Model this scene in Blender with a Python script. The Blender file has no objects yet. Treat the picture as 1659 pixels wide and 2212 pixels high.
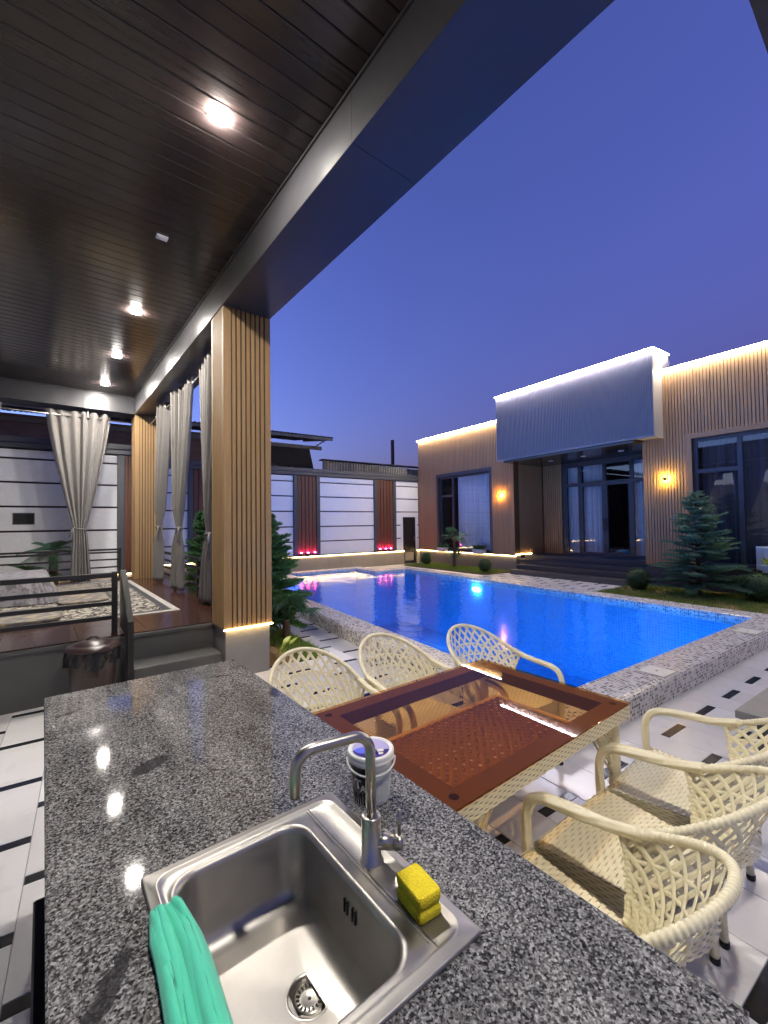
import bpy, bmesh, math, random
import numpy as np
from mathutils import Vector, Matrix
R = math.radians
rnd = random.Random(7)
SC = bpy.context.scene
COL = SC.collection

# ------------------------------------------------------------------ camera
H = 1.65
YAW, PITCH, ROLL, YARD = R(38.324), R(1.6227), R(-0.7887), R(-3.8465)
cam = bpy.data.cameras.new('camera'); cam_o = bpy.data.objects.new('camera', cam); COL.objects.link(cam_o)
cam.sensor_fit = 'HORIZONTAL'; cam.sensor_width = 36; cam.lens = 36 * 932.1 / 1659
cam.clip_start = 0.02; cam.clip_end = 2000
f0 = Vector((math.sin(YAW), math.cos(YAW), 0)); r0 = Vector((math.cos(YAW), -math.sin(YAW), 0)); u0 = Vector((0, 0, 1))
fw = f0 * math.cos(PITCH) + u0 * math.sin(PITCH); up = -f0 * math.sin(PITCH) + u0 * math.cos(PITCH)
rr = r0 * math.cos(ROLL) + up * math.sin(ROLL); uu = -r0 * math.sin(ROLL) + up * math.cos(ROLL)
cam_o.matrix_world = Matrix(((rr.x, uu.x, -fw.x, 0), (rr.y, uu.y, -fw.y, 0), (rr.z, uu.z, -fw.z, H), (0, 0, 0, 1)))
SC.camera = cam_o

# ------------------------------------------------------------------ sky (dusk), exposure
W = bpy.data.worlds.new('World'); SC.world = W; W.use_nodes = True
wn = W.node_tree; wn.nodes.clear()
sky = wn.nodes.new('ShaderNodeTexSky'); sky.sky_type = 'NISHITA'; sky.sun_disc = False
sky.sun_elevation = R(-3.5); sky.sun_rotation = R(310); sky.air_density = 1.0; sky.dust_density = 1.0; sky.ozone_density = 3.2
bg = wn.nodes.new('ShaderNodeBackground'); bg.inputs[1].default_value = 0.185
wo = wn.nodes.new('ShaderNodeOutputWorld')
wn.links.new(sky.outputs[0], bg.inputs[0]); wn.links.new(bg.outputs[0], wo.inputs[0])
SC.view_settings.view_transform = 'Standard'; SC.view_settings.look = 'None'
SC.view_settings.gamma = 1; SC.view_settings.use_curve_mapping = False
EXPO = 6.3                                   # long dusk exposure
SC.view_settings.exposure = EXPO
SC.render.engine = 'CYCLES'
SC.cycles.use_denoising = True
SC.cycles.max_bounces = 8; SC.cycles.diffuse_bounces = 3; SC.cycles.glossy_bounces = 4
SC.cycles.transparent_max_bounces = 16; SC.cycles.transmission_bounces = 4
SC.cycles.sample_clamp_indirect = 4.0; SC.cycles.sample_clamp_direct = 0
SC.cycles.caustics_reflective = False; SC.cycles.caustics_refractive = False

# ------------------------------------------------------------------ helpers: mesh builder
FT = Matrix.Identity(4)
FY = Matrix.Rotation(YARD, 4, 'Z')

class MB:
    def __init__(s): s.v = []; s.f = []
    def add(s, vs, fs):
        n = len(s.v); s.v += [tuple(p) for p in vs]; s.f += [tuple(i + n for i in q) for q in fs]; return s
    def box(s, x0, x1, y0, y1, z0, z1):
        return s.add([(x0,y0,z0),(x1,y0,z0),(x1,y1,z0),(x0,y1,z0),(x0,y0,z1),(x1,y0,z1),(x1,y1,z1),(x0,y1,z1)],
                     [(3,2,1,0),(4,5,6,7),(0,1,5,4),(1,2,6,5),(2,3,7,6),(3,0,4,7)])
    def cbox(s, x0, x1, y0, y1, z0, z1, c=.003):          # box with chamfers all round
        vs = []; 
        for (z, i) in ((z0, c), (z0 + c, 0), (z1 - c, 0), (z1, c)):
            k = c if i == 0 else 0
            a = i
            vs += [(x0+a+(.4*c if not i else .4*c),y0+a,z),(x1-a-.4*c,y0+a,z),(x1-a,y0+a+.4*c,z),(x1-a,y1-a-.4*c,z),(x1-a-.4*c,y1-a,z),(x0+a+.4*c,y1-a,z),(x0+a,y1-a-.4*c,z),(x0+a,y0+a+.4*c,z)]
        fs = [tuple(range(7, -1, -1)), tuple(range(24, 32))]
        for l in range(3):
            for i in range(8):
                j = (i + 1) % 8; fs.append((l*8+i, l*8+j, l*8+8+j, l*8+8+i))
        return s.add(vs, fs)
    def tube(s, path, r, n=8, closed=False, cap=True, lobes=0, lob=0., twist=0., up=None):
        P = [Vector(p) for p in path]; m = len(P)
        rad = r if hasattr(r, '__len__') else [r] * m
        t0 = (P[1] - P[0]).normalized(); ref = Vector(up) if up else (Vector((0,0,1)) if abs(t0.z) < .9 else Vector((1,0,0)))
        a = (ref - t0 * ref.dot(t0)).normalized(); base = len(s.v)
        for i, p in enumerate(P):
            t = (P[(i+1) % m] - P[i-1]) if closed else (P[min(i+1, m-1)] - P[max(i-1, 0)])
            t.normalize(); a = (a - t * a.dot(t)); a.normalize(); b = t.cross(a)
            for k in range(n):
                al = 2 * math.pi * k / n
                q = rad[i] * (1 + (lob * math.cos(lobes * (al + twist * i)) if lobes else 0))
                s.v.append(tuple(p + a * (math.cos(al) * q) + b * (math.sin(al) * q)))
        for i in range(m if closed else m - 1):
            j = (i + 1) % m
            for k in range(n):
                l = (k + 1) % n
                s.f.append((base+i*n+k, base+i*n+l, base+j*n+l, base+j*n+k))
        if cap and not closed:
            s.f.append(tuple(base + k for k in range(n - 1, -1, -1))); s.f.append(tuple(base + (m-1)*n + k for k in range(n)))
        return s
    def lathe(s, c, prof, n=24, capb=True, capt=True):
        base = len(s.v); m = len(prof)
        for (r, z) in prof:
            for k in range(n):
                al = 2*math.pi*k/n; s.v.append((c[0]+r*math.cos(al), c[1]+r*math.sin(al), c[2]+z))
        for i in range(m - 1):
            for k in range(n):
                l = (k+1) % n; s.f.append((base+i*n+k, base+i*n+l, base+(i+1)*n+l, base+(i+1)*n+k))
        if capb: s.f.append(tuple(base+k for k in range(n-1,-1,-1)))
        if capt: s.f.append(tuple(base+(m-1)*n+k for k in range(n)))
        return s
    def prism(s, poly, a0, a1, axis='z'):
        n = len(poly)
        def mk(p, a):
            return (p[0], p[1], a) if axis == 'z' else ((a, p[0], p[1]) if axis == 'x' else (p[0], a, p[1]))
        vs = [mk(p, a0) for p in poly] + [mk(p, a1) for p in poly]
        return s.add(vs, [tuple(range(n-1,-1,-1)), tuple(range(n, 2*n))] + [(i, (i+1)%n, n+(i+1)%n, n+i) for i in range(n)])
    def grid(s, fn, nu, nv, closeu=False):
        base = len(s.v)
        for j in range(nv + 1):
            for i in range(nu if closeu else nu + 1): s.v.append(tuple(fn(i / nu, j / nv)))
        w = nu if closeu else nu + 1
        for j in range(nv):
            for i in range(nu):
                k = (i+1) % w; s.f.append((base+j*w+i, base+j*w+k, base+(j+1)*w+k, base+(j+1)*w+i))
        return s
    def mesh(s, name, mat=None, off=(0,0,0), smooth=False, uv=True):
        me = bpy.data.meshes.new(name)
        V = np.array(s.v, dtype=float).reshape(-1, 3)
        me.from_pydata([tuple(p) for p in (V - np.array(off))], [], s.f)
        if mat: me.materials.append(mat)
        if uv and len(me.polygons):
            ul = me.uv_layers.new(name='uv'); nl = len(me.loops)
            vi = np.empty(nl, dtype=np.int32); me.loops.foreach_get('vertex_index', vi)
            nrm = np.empty(len(me.polygons)*3); me.polygons.foreach_get('normal', nrm); nrm = np.abs(nrm.reshape(-1,3))
            tot = np.empty(len(me.polygons), dtype=np.int32); me.polygons.foreach_get('loop_total', tot)
            ax = np.repeat(nrm.argmax(1), tot); C = V[vi]
            U = np.where(ax[:,None]==0, C[:,[1,2]], np.where(ax[:,None]==1, C[:,[0,2]], C[:,[0,1]]))
            ul.data.foreach_set('uv', U.ravel())
        if smooth: me.polygons.foreach_set('use_smooth', [True]*len(me.polygons))
        me.update(); return me
    def build(s, name, mat, parent=None, fr=None, org=None, smooth=False, uv=True):
        if parent is not None:
            off = parent.get('_org', (0,0,0)) if org is None else org
            o = bpy.data.objects.new(name, s.mesh(name, mat, off, smooth, uv)); COL.objects.link(o); o.parent = parent
            o['_org'] = tuple(off)
            return o
        V = np.array(s.v)
        if org is None: org = ((V[:,0].min()+V[:,0].max())/2, (V[:,1].min()+V[:,1].max())/2, V[:,2].min())
        o = bpy.data.objects.new(name, s.mesh(name, mat, org, smooth, uv)); COL.objects.link(o)
        F = fr or FT; o.matrix_world = F @ Matrix.Translation(org); o['_org'] = tuple(org)
        return o

def tag(o, label=None, cat=None, group=None, kind=None):
    if label: o['label'] = label
    if cat: o['category'] = cat
    if group: o['group'] = group
    if kind: o['kind'] = kind
    return o
def thing(name, label, cat, org=(0,0,0), fr=None, group=None, kind=None):
    o = bpy.data.objects.new(name, None); COL.objects.link(o); o.empty_display_size = .1
    o.matrix_world = (fr or FT) @ Matrix.Translation(org); o['_org'] = tuple(org)
    return tag(o, label, cat, group, kind)
def piece(src, loc=(0,0,0), parent=None, scale=None, rotz=None):     # copy of one mesh object, sharing its mesh
    c = src.copy(); COL.objects.link(c)
    c.parent = parent if parent is not None else src.parent
    c.location = loc
    if scale: c.scale = scale
    if rotz is not None: c.rotation_euler = (0, 0, rotz)
    return c
def copy_tree(o, parent=None):
    c = o.copy(); COL.objects.link(c); c.parent = parent
    for ch in list(o.children): copy_tree(ch, c)
    return c
def modbevel(o, w, seg=3):
    m = o.modifiers.new('bevel', 'BEVEL'); m.width = w; m.segments = seg; m.limit_method = 'ANGLE'; m.angle_limit = R(40)
    for p in o.data.polygons: p.use_smooth = True
    return o

# ------------------------------------------------------------------ helpers: materials
class G:
    def __init__(s, name):
        s.m = bpy.data.materials.new(name); s.m.use_nodes = True; s.t = s.m.node_tree; s.t.nodes.clear()
        s.out = s.t.nodes.new('ShaderNodeOutputMaterial')
    def n(s, ty, inp=None, **at):
        nd = s.t.nodes.new('ShaderNode' + ty)
        for k, v in at.items(): setattr(nd, k, v)
        for k, v in (inp or {}).items():
            i = nd.inputs[k]
            if hasattr(v, 'links') or isinstance(v, bpy.types.NodeSocket): s.t.links.new(v, i)
            else: i.default_value = v
        return nd
    def surf(s, sock): s.t.links.new(sock, s.out.inputs[0]); return s.m
    def ramp(s, fac, stops, interp='LINEAR'):
        r = s.n('ValToRGB', {0: fac}); cr = r.color_ramp; cr.interpolation = interp
        while len(cr.elements) > 1: cr.elements.remove(cr.elements[-1])
        cr.elements[0].position = stops[0][0]; cr.elements[0].color = (*stops[0][1], 1) if len(stops[0][1]) == 3 else stops[0][1]
        for p, c in stops[1:]:
            e = cr.elements.new(p); e.color = (*c, 1)
        return r.outputs[0]
    def math(s, op, a, b=0.0, clamp=False):
        return s.n('Math', {0: a, 1: b}, operation=op, use_clamp=clamp).outputs[0]
    def mix(s, fac, a, b, ty='MIX'):
        nd = s.n('Mix', None, data_type='RGBA', blend_type=ty)
        for k, v in ((0, fac), (6, a), (7, b)):
            if isinstance(v, bpy.types.NodeSocket): s.t.links.new(v, nd.inputs[k])
            elif k == 0: nd.inputs[0].default_value = v
            else: nd.inputs[k].default_value = (*v, 1) if len(v) == 3 else v
        return nd.outputs[2]
    def uv(s, scale=(1,1,1), rnd=0.0, rot=0.0):
        u = s.n('UVMap').outputs[0]
        if rnd:
            oi = s.n('ObjectInfo').outputs['Random']
            k = s.n('Vector Math'.replace(' ', ''), {0: u}, operation='ADD')
            cmb = s.n('CombineXYZ', {0: s.math('MULTIPLY', oi, rnd), 1: s.math('MULTIPLY', oi, rnd*1.7)})
            s.t.links.new(cmb.outputs[0], k.inputs[1]); u = k.outputs[0]
        mp = s.n('Mapping', {0: u, 3: scale}); mp.inputs[2].default_value = (0, 0, rot)
        return mp.outputs[0]
    def noise(s, vec, scale, detail=4, rough=.55, out=0):
        return s.n('TexNoise', {'Vector': vec, 'Scale': scale, 'Detail': detail, 'Roughness': rough}).outputs[out]
    def bump(s, h, strength=.3, dist=.01, normal=None):
        d = {'Height': h, 'Strength': strength, 'Distance': dist}
        if normal: d['Normal'] = normal
        return s.n('Bump', d).outputs[0]
    def bsdf(s, col, rough=.5, metal=0., normal=None, **kw):
        d = {'Base Color': (*col, 1) if isinstance(col, tuple) and len(col) == 3 else col, 'Roughness': rough, 'Metallic': metal}
        if normal: d['Normal'] = normal
        for k, v in kw.items(): d[k.replace('_', ' ')] = v
        return s.n('BsdfPrincipled', d).outputs[0]

def plain(name, col, rough=.5, metal=0., var=.12, bump=.0, bscale=60, **kw):
    g = G(name); v = g.uv(rnd=3)
    n = g.noise(v, 6, 5)
    k = g.n('ObjectInfo').outputs['Random']
    f = g.math('ADD', g.math('MULTIPLY', n, .7), g.math('MULTIPLY', k, .3))
    c = g.mix(f, tuple(x*(1-var) for x in col), tuple(min(1, x*(1+var)) for x in col))
    rg = g.math('ADD', g.math('MULTIPLY', g.noise(v, 11, 4), .16), rough - .08)
    nm = g.bump(g.noise(v, bscale, 4), bump, .004) if bump else None
    return g.surf(g.bsdf(c, rg, metal, nm, **kw))
def emit(name, col, st):
    g = G(name); return g.surf(g.n('Emission', {0: (*col, 1), 1: st / 2 ** 5.9}).outputs[0])
def wood(name, col, rough=.45, grain=.35, axis='v'):
    g = G(name); v = g.uv(scale=(38, 1.6, 1) if axis == 'v' else (1.6, 38, 1), rnd=9)
    a = g.noise(v, 1.0, 6, .6); b = g.noise(g.uv(rnd=5), 2.5, 3)
    f = g.math('ADD', g.math('MULTIPLY', a, .75), g.math('MULTIPLY', b, .25))
    c = g.ramp(f, [(.25, tuple(x*(1-grain) for x in col)), (.55, col), (.8, tuple(min(1, x*(1+grain*.7)) for x in col))])
    k = g.n('ObjectInfo').outputs['Random']
    c = g.mix(g.math('MULTIPLY', k, .25), c, tuple(x*.6 for x in col))
    return g.surf(g.bsdf(c, rough, 0, g.bump(a, .15, .002)))
def glass(name, tint=(1,1,1), f0=.06, rough=.0, ior=1.5):
    g = G(name)
    lw = g.n('Fresnel', {'IOR': ior}).outputs[0]
    bf = g.math('SUBTRACT', 1.0, g.n('NewGeometry').outputs['Backfacing'])
    fac = g.math('MULTIPLY', g.math('ADD', lw, f0, clamp=True), bf)
    tr = g.n('BsdfTransparent', {0: (*tint, 1)}).outputs[0]; gl = g.n('BsdfGlossy', {0: (1,1,1,1), 'Roughness': rough}).outputs[0]
    return g.surf(g.n('MixShader', {0: fac, 1: tr, 2: gl}).outputs[0])

def granite():
    g = G('granite'); v = g.uv()
    wv = g.n('VectorMath', {0: v, 1: g.n('VectorMath', {0: g.noise(v, 55, 3, out=1), 1: (.008,.008,.008)}, operation='MULTIPLY').outputs[0]}, operation='ADD').outputs[0]
    a = g.n('TexVoronoi', {'Vector': wv, 'Scale': 240.}, feature='F1').outputs['Color']
    a1 = g.n('SeparateColor', {0: a}).outputs[0]
    b = g.noise(v, 115, 5, .65)
    f = g.math('ADD', g.math('MULTIPLY', a1, .42), g.math('MULTIPLY', b, .80))
    big = g.noise(g.uv(scale=(1, .45, 1), rot=.5), 7, 5, .6)
    f = g.math('ADD', f, g.math('MULTIPLY', g.math('SUBTRACT', big, .5), .40))
    c = g.ramp(f, [(.34, (.012,.0118,.0118)), (.48, (.042,.041,.0415)), (.60, (.110,.108,.107)), (.75, (.23,.225,.223)), (.93, (.44,.435,.43))])
    # dark mineral streaks
    st = g.noise(g.uv(scale=(2.6, 1.0, 1), rot=-.35), 3.1, 2, .5)
    mk = g.ramp(st, [(.70, (0,0,0)), (.74, (1,1,1))])
    c = g.mix(g.math('MULTIPLY', mk, .8), c, (.028,.026,.03))
    def blot(cx_, cy_, ax_, ay_, rot_):
        mp = g.n('Mapping', {0: wv2, 1: (-cx_, -cy_, 0)}); mp2 = g.n('Mapping', {0: mp.outputs[0], 2: (0, 0, rot_)}, vector_type='POINT'); mp3 = g.n('Mapping', {0: mp2.outputs[0], 3: (1/ax_, 1/ay_, 0)})
        ln = g.n('VectorMath', {0: mp3.outputs[0]}, operation='LENGTH').outputs['Value']
        return g.ramp(ln, [(.80, (1,1,1)), (1.0, (0,0,0))])
    wv2 = g.n('VectorMath', {0: v, 1: g.n('VectorMath', {0: g.noise(v, 28, 4, .7, out=1), 1: (.05,.05,0)}, operation='MULTIPLY').outputs[0]}, operation='ADD').outputs[0]
    for q in ((.305, 1.615, .075, .035, -.5), (.115, .90, .085, .022, -1.0), (.74, 2.32, .07, .008, .35), (.12, 2.28, .06, .014, -.5)):
        c = g.mix(g.math('MULTIPLY', blot(*q), .85), c, (.030,.028,.031))
    rg = g.math('ADD', g.math('MULTIPLY', g.noise(v, 30, 4), .03), .028)
    return g.surf(g.bsdf(c, rg, 0, g.bump(b, .012, .0005), Specular_IOR_Level=.20))

def mosaic(name, pal, cell=.029, grout=(.70,.68,.65), rough=.25):
    g = G(name); v = g.uv()
    sx = g.n('SeparateXYZ', {0: v})
    x = g.math('DIVIDE', sx.outputs[0], cell); y = g.math('DIVIDE', sx.outputs[1], cell)
    fx = g.math('FRACT', x); fy = g.math('FRACT', y)
    ix = g.math('FLOOR', x); iy = g.math('FLOOR', y)
    wn_ = g.n('TexWhiteNoise', {'Vector': g.n('CombineXYZ', {0: ix, 1: iy}).outputs[0]}, noise_dimensions='2D').outputs[0]
    c = g.ramp(wn_, pal, 'CONSTANT')
    ax = g.math('ABSOLUTE', g.math('SUBTRACT', fx, .5)); ay = g.math('ABSOLUTE', g.math('SUBTRACT', fy, .5))
    mx = g.math('MAXIMUM', ax, ay)
    gr = g.math('GREATER_THAN', mx, .41)
    c = g.mix(gr, c, grout)
    hgt = g.ramp(mx, [(.38, (1,1,1)), (.46, (0,0,0))])
    rg = g.math('ADD', g.math('MULTIPLY', gr, .45), rough)
    return g.surf(g.bsdf(c, rg, 0, g.bump(hgt, .6, .002)))

MT = {}
MT['granite'] = granite()
MT['tile'] = None
def tile_mat():
    g = G('white_floor_tile'); v = g.uv(rnd=40)
    n = g.noise(v, 2.2, 5, .6); k = g.n('ObjectInfo').outputs['Random']
    c = g.mix(g.math('ADD', g.math('MULTIPLY', n, .5), g.math('MULTIPLY', k, .5)), (.62,.60,.59), (.86,.84,.83))
    dirt = g.ramp(g.noise(v, 5.5, 6, .7), [(.55, (0,0,0)), (.75, (1,1,1))])
    c = g.mix(g.math('MULTIPLY', dirt, .30), c, (.40,.37,.34))
    rg = g.math('ADD', g.math('MULTIPLY', g.noise(v, 8, 5), .22), .08)
    return g.surf(g.bsdf(c, rg, 0, g.bump(g.noise(v, 3, 2), .02, .01)))
MT['tile'] = tile_mat()
MT['strip'] = plain('black_stone_strip', (.012,.012,.014), .18, var=.3)
MT['grout'] = plain('grout', (.30,.29,.28), .8)
MT['ground'] = plain('earth', (.06,.055,.05), .95, bump=.5, bscale=8)
MT['darkstone'] = plain('dark_stone', (.075,.073,.071), .45, var=.2, bump=.08)
MT['steel'] = None
def steel():
    g = G('brushed_steel'); v = g.uv(scale=(6, 220, 1)); n = g.noise(v, 1, 3)
    sm = g.noise(g.uv(), 14, 5, .6)
    rg = g.math('ADD', g.math('MULTIPLY', n, .10), g.math('ADD', g.math('MULTIPLY', sm, .20), .28))
    c = g.mix(sm, (.31,.295,.275), (.44,.42,.395))
    return g.surf(g.bsdf(c, rg, 1.0, g.bump(n, .02, .001)))
MT['steel'] = steel()
MT['steel2'] = plain('satin_nickel', (.40,.38,.35), .33, 1.0, var=.08)
MT['chromedark'] = plain('slot_black', (.004,.004,.004), .6)
MT['brown_glass'] = glass('brown_glass', (.86,.665,.40), 0, 0.0, 1.24)
MT['pane'] = glass('window_pane', (.93,.94,.96), .04)
def rattan():
    g = G('cream_rattan'); v = g.uv(rnd=2)
    n = g.noise(v, 40, 4); m = g.noise(v, 5, 3)
    c = g.mix(n, (.70,.62,.39), (.91,.86,.64)); c = g.mix(g.math('MULTIPLY', m, .3), c, (.66,.56,.33))
    return g.surf(g.bsdf(c, .42, 0, g.bump(n, .15, .002), Subsurface_Weight=0.0))
MT['rattan'] = rattan()
MT['rattan_core'] = plain('dark_cream_core', (.50,.40,.22), .7)  # darker cream of the solid filling under the woven seat
MT['rubber'] = plain('black_rubber', (.01,.01,.01), .6)
MT['slat_gold'] = wood('golden_slat_wood', (.31,.185,.075), .62, .28)
MT['slat_brown'] = wood('brown_slat_cladding', (.53,.30,.135), .62, .22)
MT['slat_red'] = wood('red_brown_slat', (.16,.055,.03), .45, .35)
MT['slat_grey'] = plain('grey_fluted_cladding', (.27,.245,.25), .6, 0, var=.08)
MT['backing'] = plain('black_backing', (.008,.007,.007), .7)
MT['brown_backing'] = plain('brown_groove', (.11,.06,.028), .6)
MT['groove'] = plain('dark_groove', (.022,.013,.007), .6)
MT['panel'] = plain('white_wall_panel', (.87,.87,.88), .26, var=.045, bump=.05, bscale=2.5)
MT['frame_grey'] = plain('anthracite_frame', (.075,.078,.09), .38, .1, var=.1)
MT['beam'] = plain('graphite_composite_panel', (.036,.035,.039), .32, .15, var=.06)
def boardm():
    g = G('dark_ceiling_board'); v = g.uv(scale=(1.5, 30, 1), rnd=20)
    n = g.noise(v, 1, 5, .6); k = g.n('ObjectInfo').outputs['Random']
    c = g.mix(g.math('ADD', g.math('MULTIPLY', n, .6), g.math('MULTIPLY', k, .4)), (.017,.0125,.0125), (.042,.031,.030))
    return g.surf(g.bsdf(c, .19, 0, g.bump(g.noise(g.uv(scale=(1,6,1), rnd=20), 3, 2), .06, .004), Specular_IOR_Level=.6))
MT['board'] = boardm()
def tancol():
    g = G('tan_stone_slab'); v = g.uv(rnd=7); n = g.noise(v, 9, 6, .65); k = g.n('ObjectInfo').outputs['Random']
    c = g.mix(g.math('ADD', g.math('MULTIPLY', n, .7), g.math('MULTIPLY', k, .3)), (.23,.21,.18), (.37,.345,.30))
    return g.surf(g.bsdf(c, .5, 0, g.bump(n, .1, .004)))
MT['tan'] = tancol()
MT['greystone'] = plain('grey_plinth_stone', (.19,.185,.18), .5, var=.2, bump=.1)
def fabric(name, col, rough=.9, sc=900):
    g = G(name); v = g.uv(); w = g.n('TexWave', {'Vector': v, 'Scale': sc/6.0, 'Distortion': .5}).outputs[1]
    n = g.noise(v, 9, 4)
    c = g.mix(n, tuple(x*.86 for x in col), tuple(min(1, x*1.1) for x in col))
    return g.surf(g.bsdf(c, rough, 0, g.bump(w, .12, .001), Sheen_Weight=.2))
MT['curtain'] = fabric('grey_taupe_curtain', (.165,.152,.142))
MT['sheer'] = fabric('white_sheer_curtain', (.80,.79,.78))
MT['darkdrape'] = fabric('dark_drape', (.07,.068,.08))
MT['green_cloth'] = fabric('green_cloth', (.075,.58,.38))
MT['table_cloth'] = None
def tablecloth():
    g = G('silver_damask'); v = g.uv(); n = g.noise(v, 7, 6, .7); n2 = g.n('TexVoronoi', {'Vector': v, 'Scale': 14.}).outputs[0]
    f = g.ramp(g.math('ADD', n, g.math('MULTIPLY', n2, .3)), [(.5, (.19,.18,.19)), (.62, (.29,.275,.29)), (.75, (.13,.125,.14))])
    return g.surf(g.bsdf(f, .5, 0, g.bump(n, .2, .004)))
MT['table_cloth'] = tablecloth()
MT['black_metal'] = plain('black_painted_steel', (.022,.021,.022), .38, .3, var=.2)
MT['rod'] = plain('brushed_rod', (.42,.39,.36), .3, 1.)
def browntile():
    g = G('brown_wood_look_tile'); v = g.uv(scale=(1.3, 26, 1), rnd=9); n = g.noise(v, 1, 6, .65); k = g.n('ObjectInfo').outputs['Random']
    c = g.ramp(n, [(.3, (.022,.009,.006)), (.55, (.06,.024,.016)), (.75, (.10,.042,.028))])
    pl = g.n('SeparateXYZ', {0: g.uv()}); fr = g.math('FRACT', g.math('DIVIDE', pl.outputs[1], .2))
    ln = g.math('LESS_THAN', fr, .02); c = g.mix(ln, c, (.015,.008,.006))
    c = g.mix(g.math('MULTIPLY', k, .4), c, (.05,.022,.015))
    return g.surf(g.bsdf(c, .16, 0))
MT['browntile'] = browntile()
def rugm():
    g = G('black_cream_rug'); v = g.uv(); n = g.noise(v, 4, 3)
    wv = g.n('VectorMath', {0: v, 1: g.n('VectorMath', {0: g.noise(v, 6, 3, out=1), 1: (.12,.12,.12)}, operation='MULTIPLY').outputs[0]}, operation='ADD').outputs[0]
    d = g.n('TexVoronoi', {'Vector': wv, 'Scale': 7.}, feature='DISTANCE_TO_EDGE').outputs[0]
    w = g.noise(wv, 9, 4, .7)
    f = g.math('ADD', g.math('MULTIPLY', d, 1.6), g.math('SUBTRACT', w, .32))
    c = g.ramp(f, [(.20, (.46,.42,.34)), (.26, (.018,.015,.013)), (.44, (.024,.02,.017)), (.48, (.44,.40,.33))])
    return g.surf(g.bsdf(c, .95, 0, g.bump(w, .4, .006)))
MT['rug'] = rugm()
MT['rug_black'] = fabric('rug_black', (.02,.018,.017)); MT['rug_cream'] = fabric('rug_cream', (.46,.43,.37))
def matm():
    g = G('gold_grey_quilt'); v = g.uv(); n = g.n('TexVoronoi', {'Vector': v, 'Scale': 9.}, feature='SMOOTH_F1').outputs[0]; w = g.noise(v, 18, 4)
    c = g.ramp(g.math('ADD', n, g.math('MULTIPLY', w, .4)), [(.35, (.40,.31,.16)), (.5, (.22,.19,.16)), (.75, (.12,.11,.105)), (.95, (.33,.28,.2))])
    return g.surf(g.bsdf(c, .7, 0, g.bump(n, .3, .01)))
MT['quilt'] = matm()
MT['sponge'] = None
def spongem():
    g = G('yellow_sponge'); v = g.uv(); d = g.n('TexVoronoi', {'Vector': v, 'Scale': 330.}).outputs[0]; n = g.noise(v, 60, 4)
    c = g.mix(n, (.70,.53,.012), (.90,.74,.03)); c = g.mix(g.ramp(d, [(.25, (.3,.3,.3)), (.5, (0,0,0))]), c, (.40,.27,.006))
    return g.surf(g.bsdf(c, .95, 0, g.bump(d, .6, .002)))
MT['sponge'] = spongem()
MT['white_plastic'] = plain('white_plastic', (.74,.73,.70), .35, var=.04)
MT['bin'] = plain('brown_bin_plastic', (.045,.025,.02), .3, var=.2)
MT['bag'] = plain('black_bag', (.008,.008,.008), .28, bump=.9, bscale=40)
MT['mosaic'] = mosaic('pool_mosaic', [(0, (.64,.60,.56)), (.26, (.20,.16,.135)), (.42, (.42,.37,.33)), (.58, (.68,.65,.62)), (.78, (.13,.105,.095)), (.90, (.52,.47,.42))])
MT['mosaic_edge'] = mosaic('pool_mosaic_edge', [(0, (.05,.042,.04)), (.30, (.24,.21,.19)), (.5, (.62,.59,.55)), (.72, (.035,.03,.03)), (.9, (.42,.38,.34))])
MT['basin'] = mosaic('blue_basin_mosaic', [(0, (.16,.42,.72)), (.35, (.22,.5,.78)), (.7, (.12,.36,.66))], .05, (.4,.6,.75))
MT['cream'] = plain('cream_cover', (.70,.69,.60), .4, var=.04)
MT['brick'] = None
def brickm():
    g = G('old_brick'); b = g.n('TexBrick', {'Vector': g.uv(), 'Color1': (.15,.085,.06,1), 'Color2': (.20,.12,.085,1), 'Mortar': (.11,.095,.085,1), 'Scale': 1., 'Mortar Size': .008, 'Brick Width': .25, 'Row Height': .075})
    return g.surf(g.bsdf(b.outputs[0], .9, 0, g.bump(b.outputs[1], -.5, .01)))
MT['brick'] = brickm()
def corr():
    g = G('weathered_slate_sheet'); v = g.uv(rnd=8); n = g.noise(v, 3, 6, .7); k = g.n('ObjectInfo').outputs['Random']
    c = g.ramp(g.math('ADD', g.math('MULTIPLY', n, .8), g.math('MULTIPLY', k, .25)), [(.3, (.10,.095,.09)), (.6, (.26,.25,.245)), (.85, (.36,.35,.34))])
    return g.surf(g.bsdf(c, .85, 0, g.bump(n, .3, .01)))
MT['corr'] = corr()
MT['tar'] = plain('black_felt', (.018,.017,.017), .9, var=.5, bump=.6, bscale=12)
MT['oldwood'] = wood('old_rafter_wood', (.20,.17,.14), .85, .4, 'h')
MT['rust'] = plain('rusty_pipe', (.11,.045,.035), .8, var=.4)
MT['soil'] = plain('garden_soil', (.20,.125,.05), .95, var=.5, bump=.9, bscale=25)
def leafm(name, a, b, rough=.5):
    g = G(name); k = g.noise(g.uv(), 7, 3); w = g.n('TexWhiteNoise', {'Vector': g.n('NewGeometry').outputs['Position']}).outputs[0]
    c = g.mix(k, a, b)
    bs = g.bsdf(c, rough, 0)
    tr = g.n('BsdfTranslucent', {0: (b[0]*1.2, b[1]*1.2, b[2]*.8, 1)}).outputs[0]
    return g.surf(g.n('MixShader', {0: .18, 1: bs, 2: tr}).outputs[0])
MT['spruce'] = leafm('spruce_needles', (.045,.11,.075), (.15,.28,.185))
MT['spruce2'] = leafm('fir_needles', (.045,.125,.045), (.14,.31,.095))
MT['palm'] = leafm('palm_leaf', (.028,.085,.045), (.09,.20,.09), .4)
MT['box'] = leafm('boxwood_leaf', (.02,.055,.015), (.055,.12,.035), .5)
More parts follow.
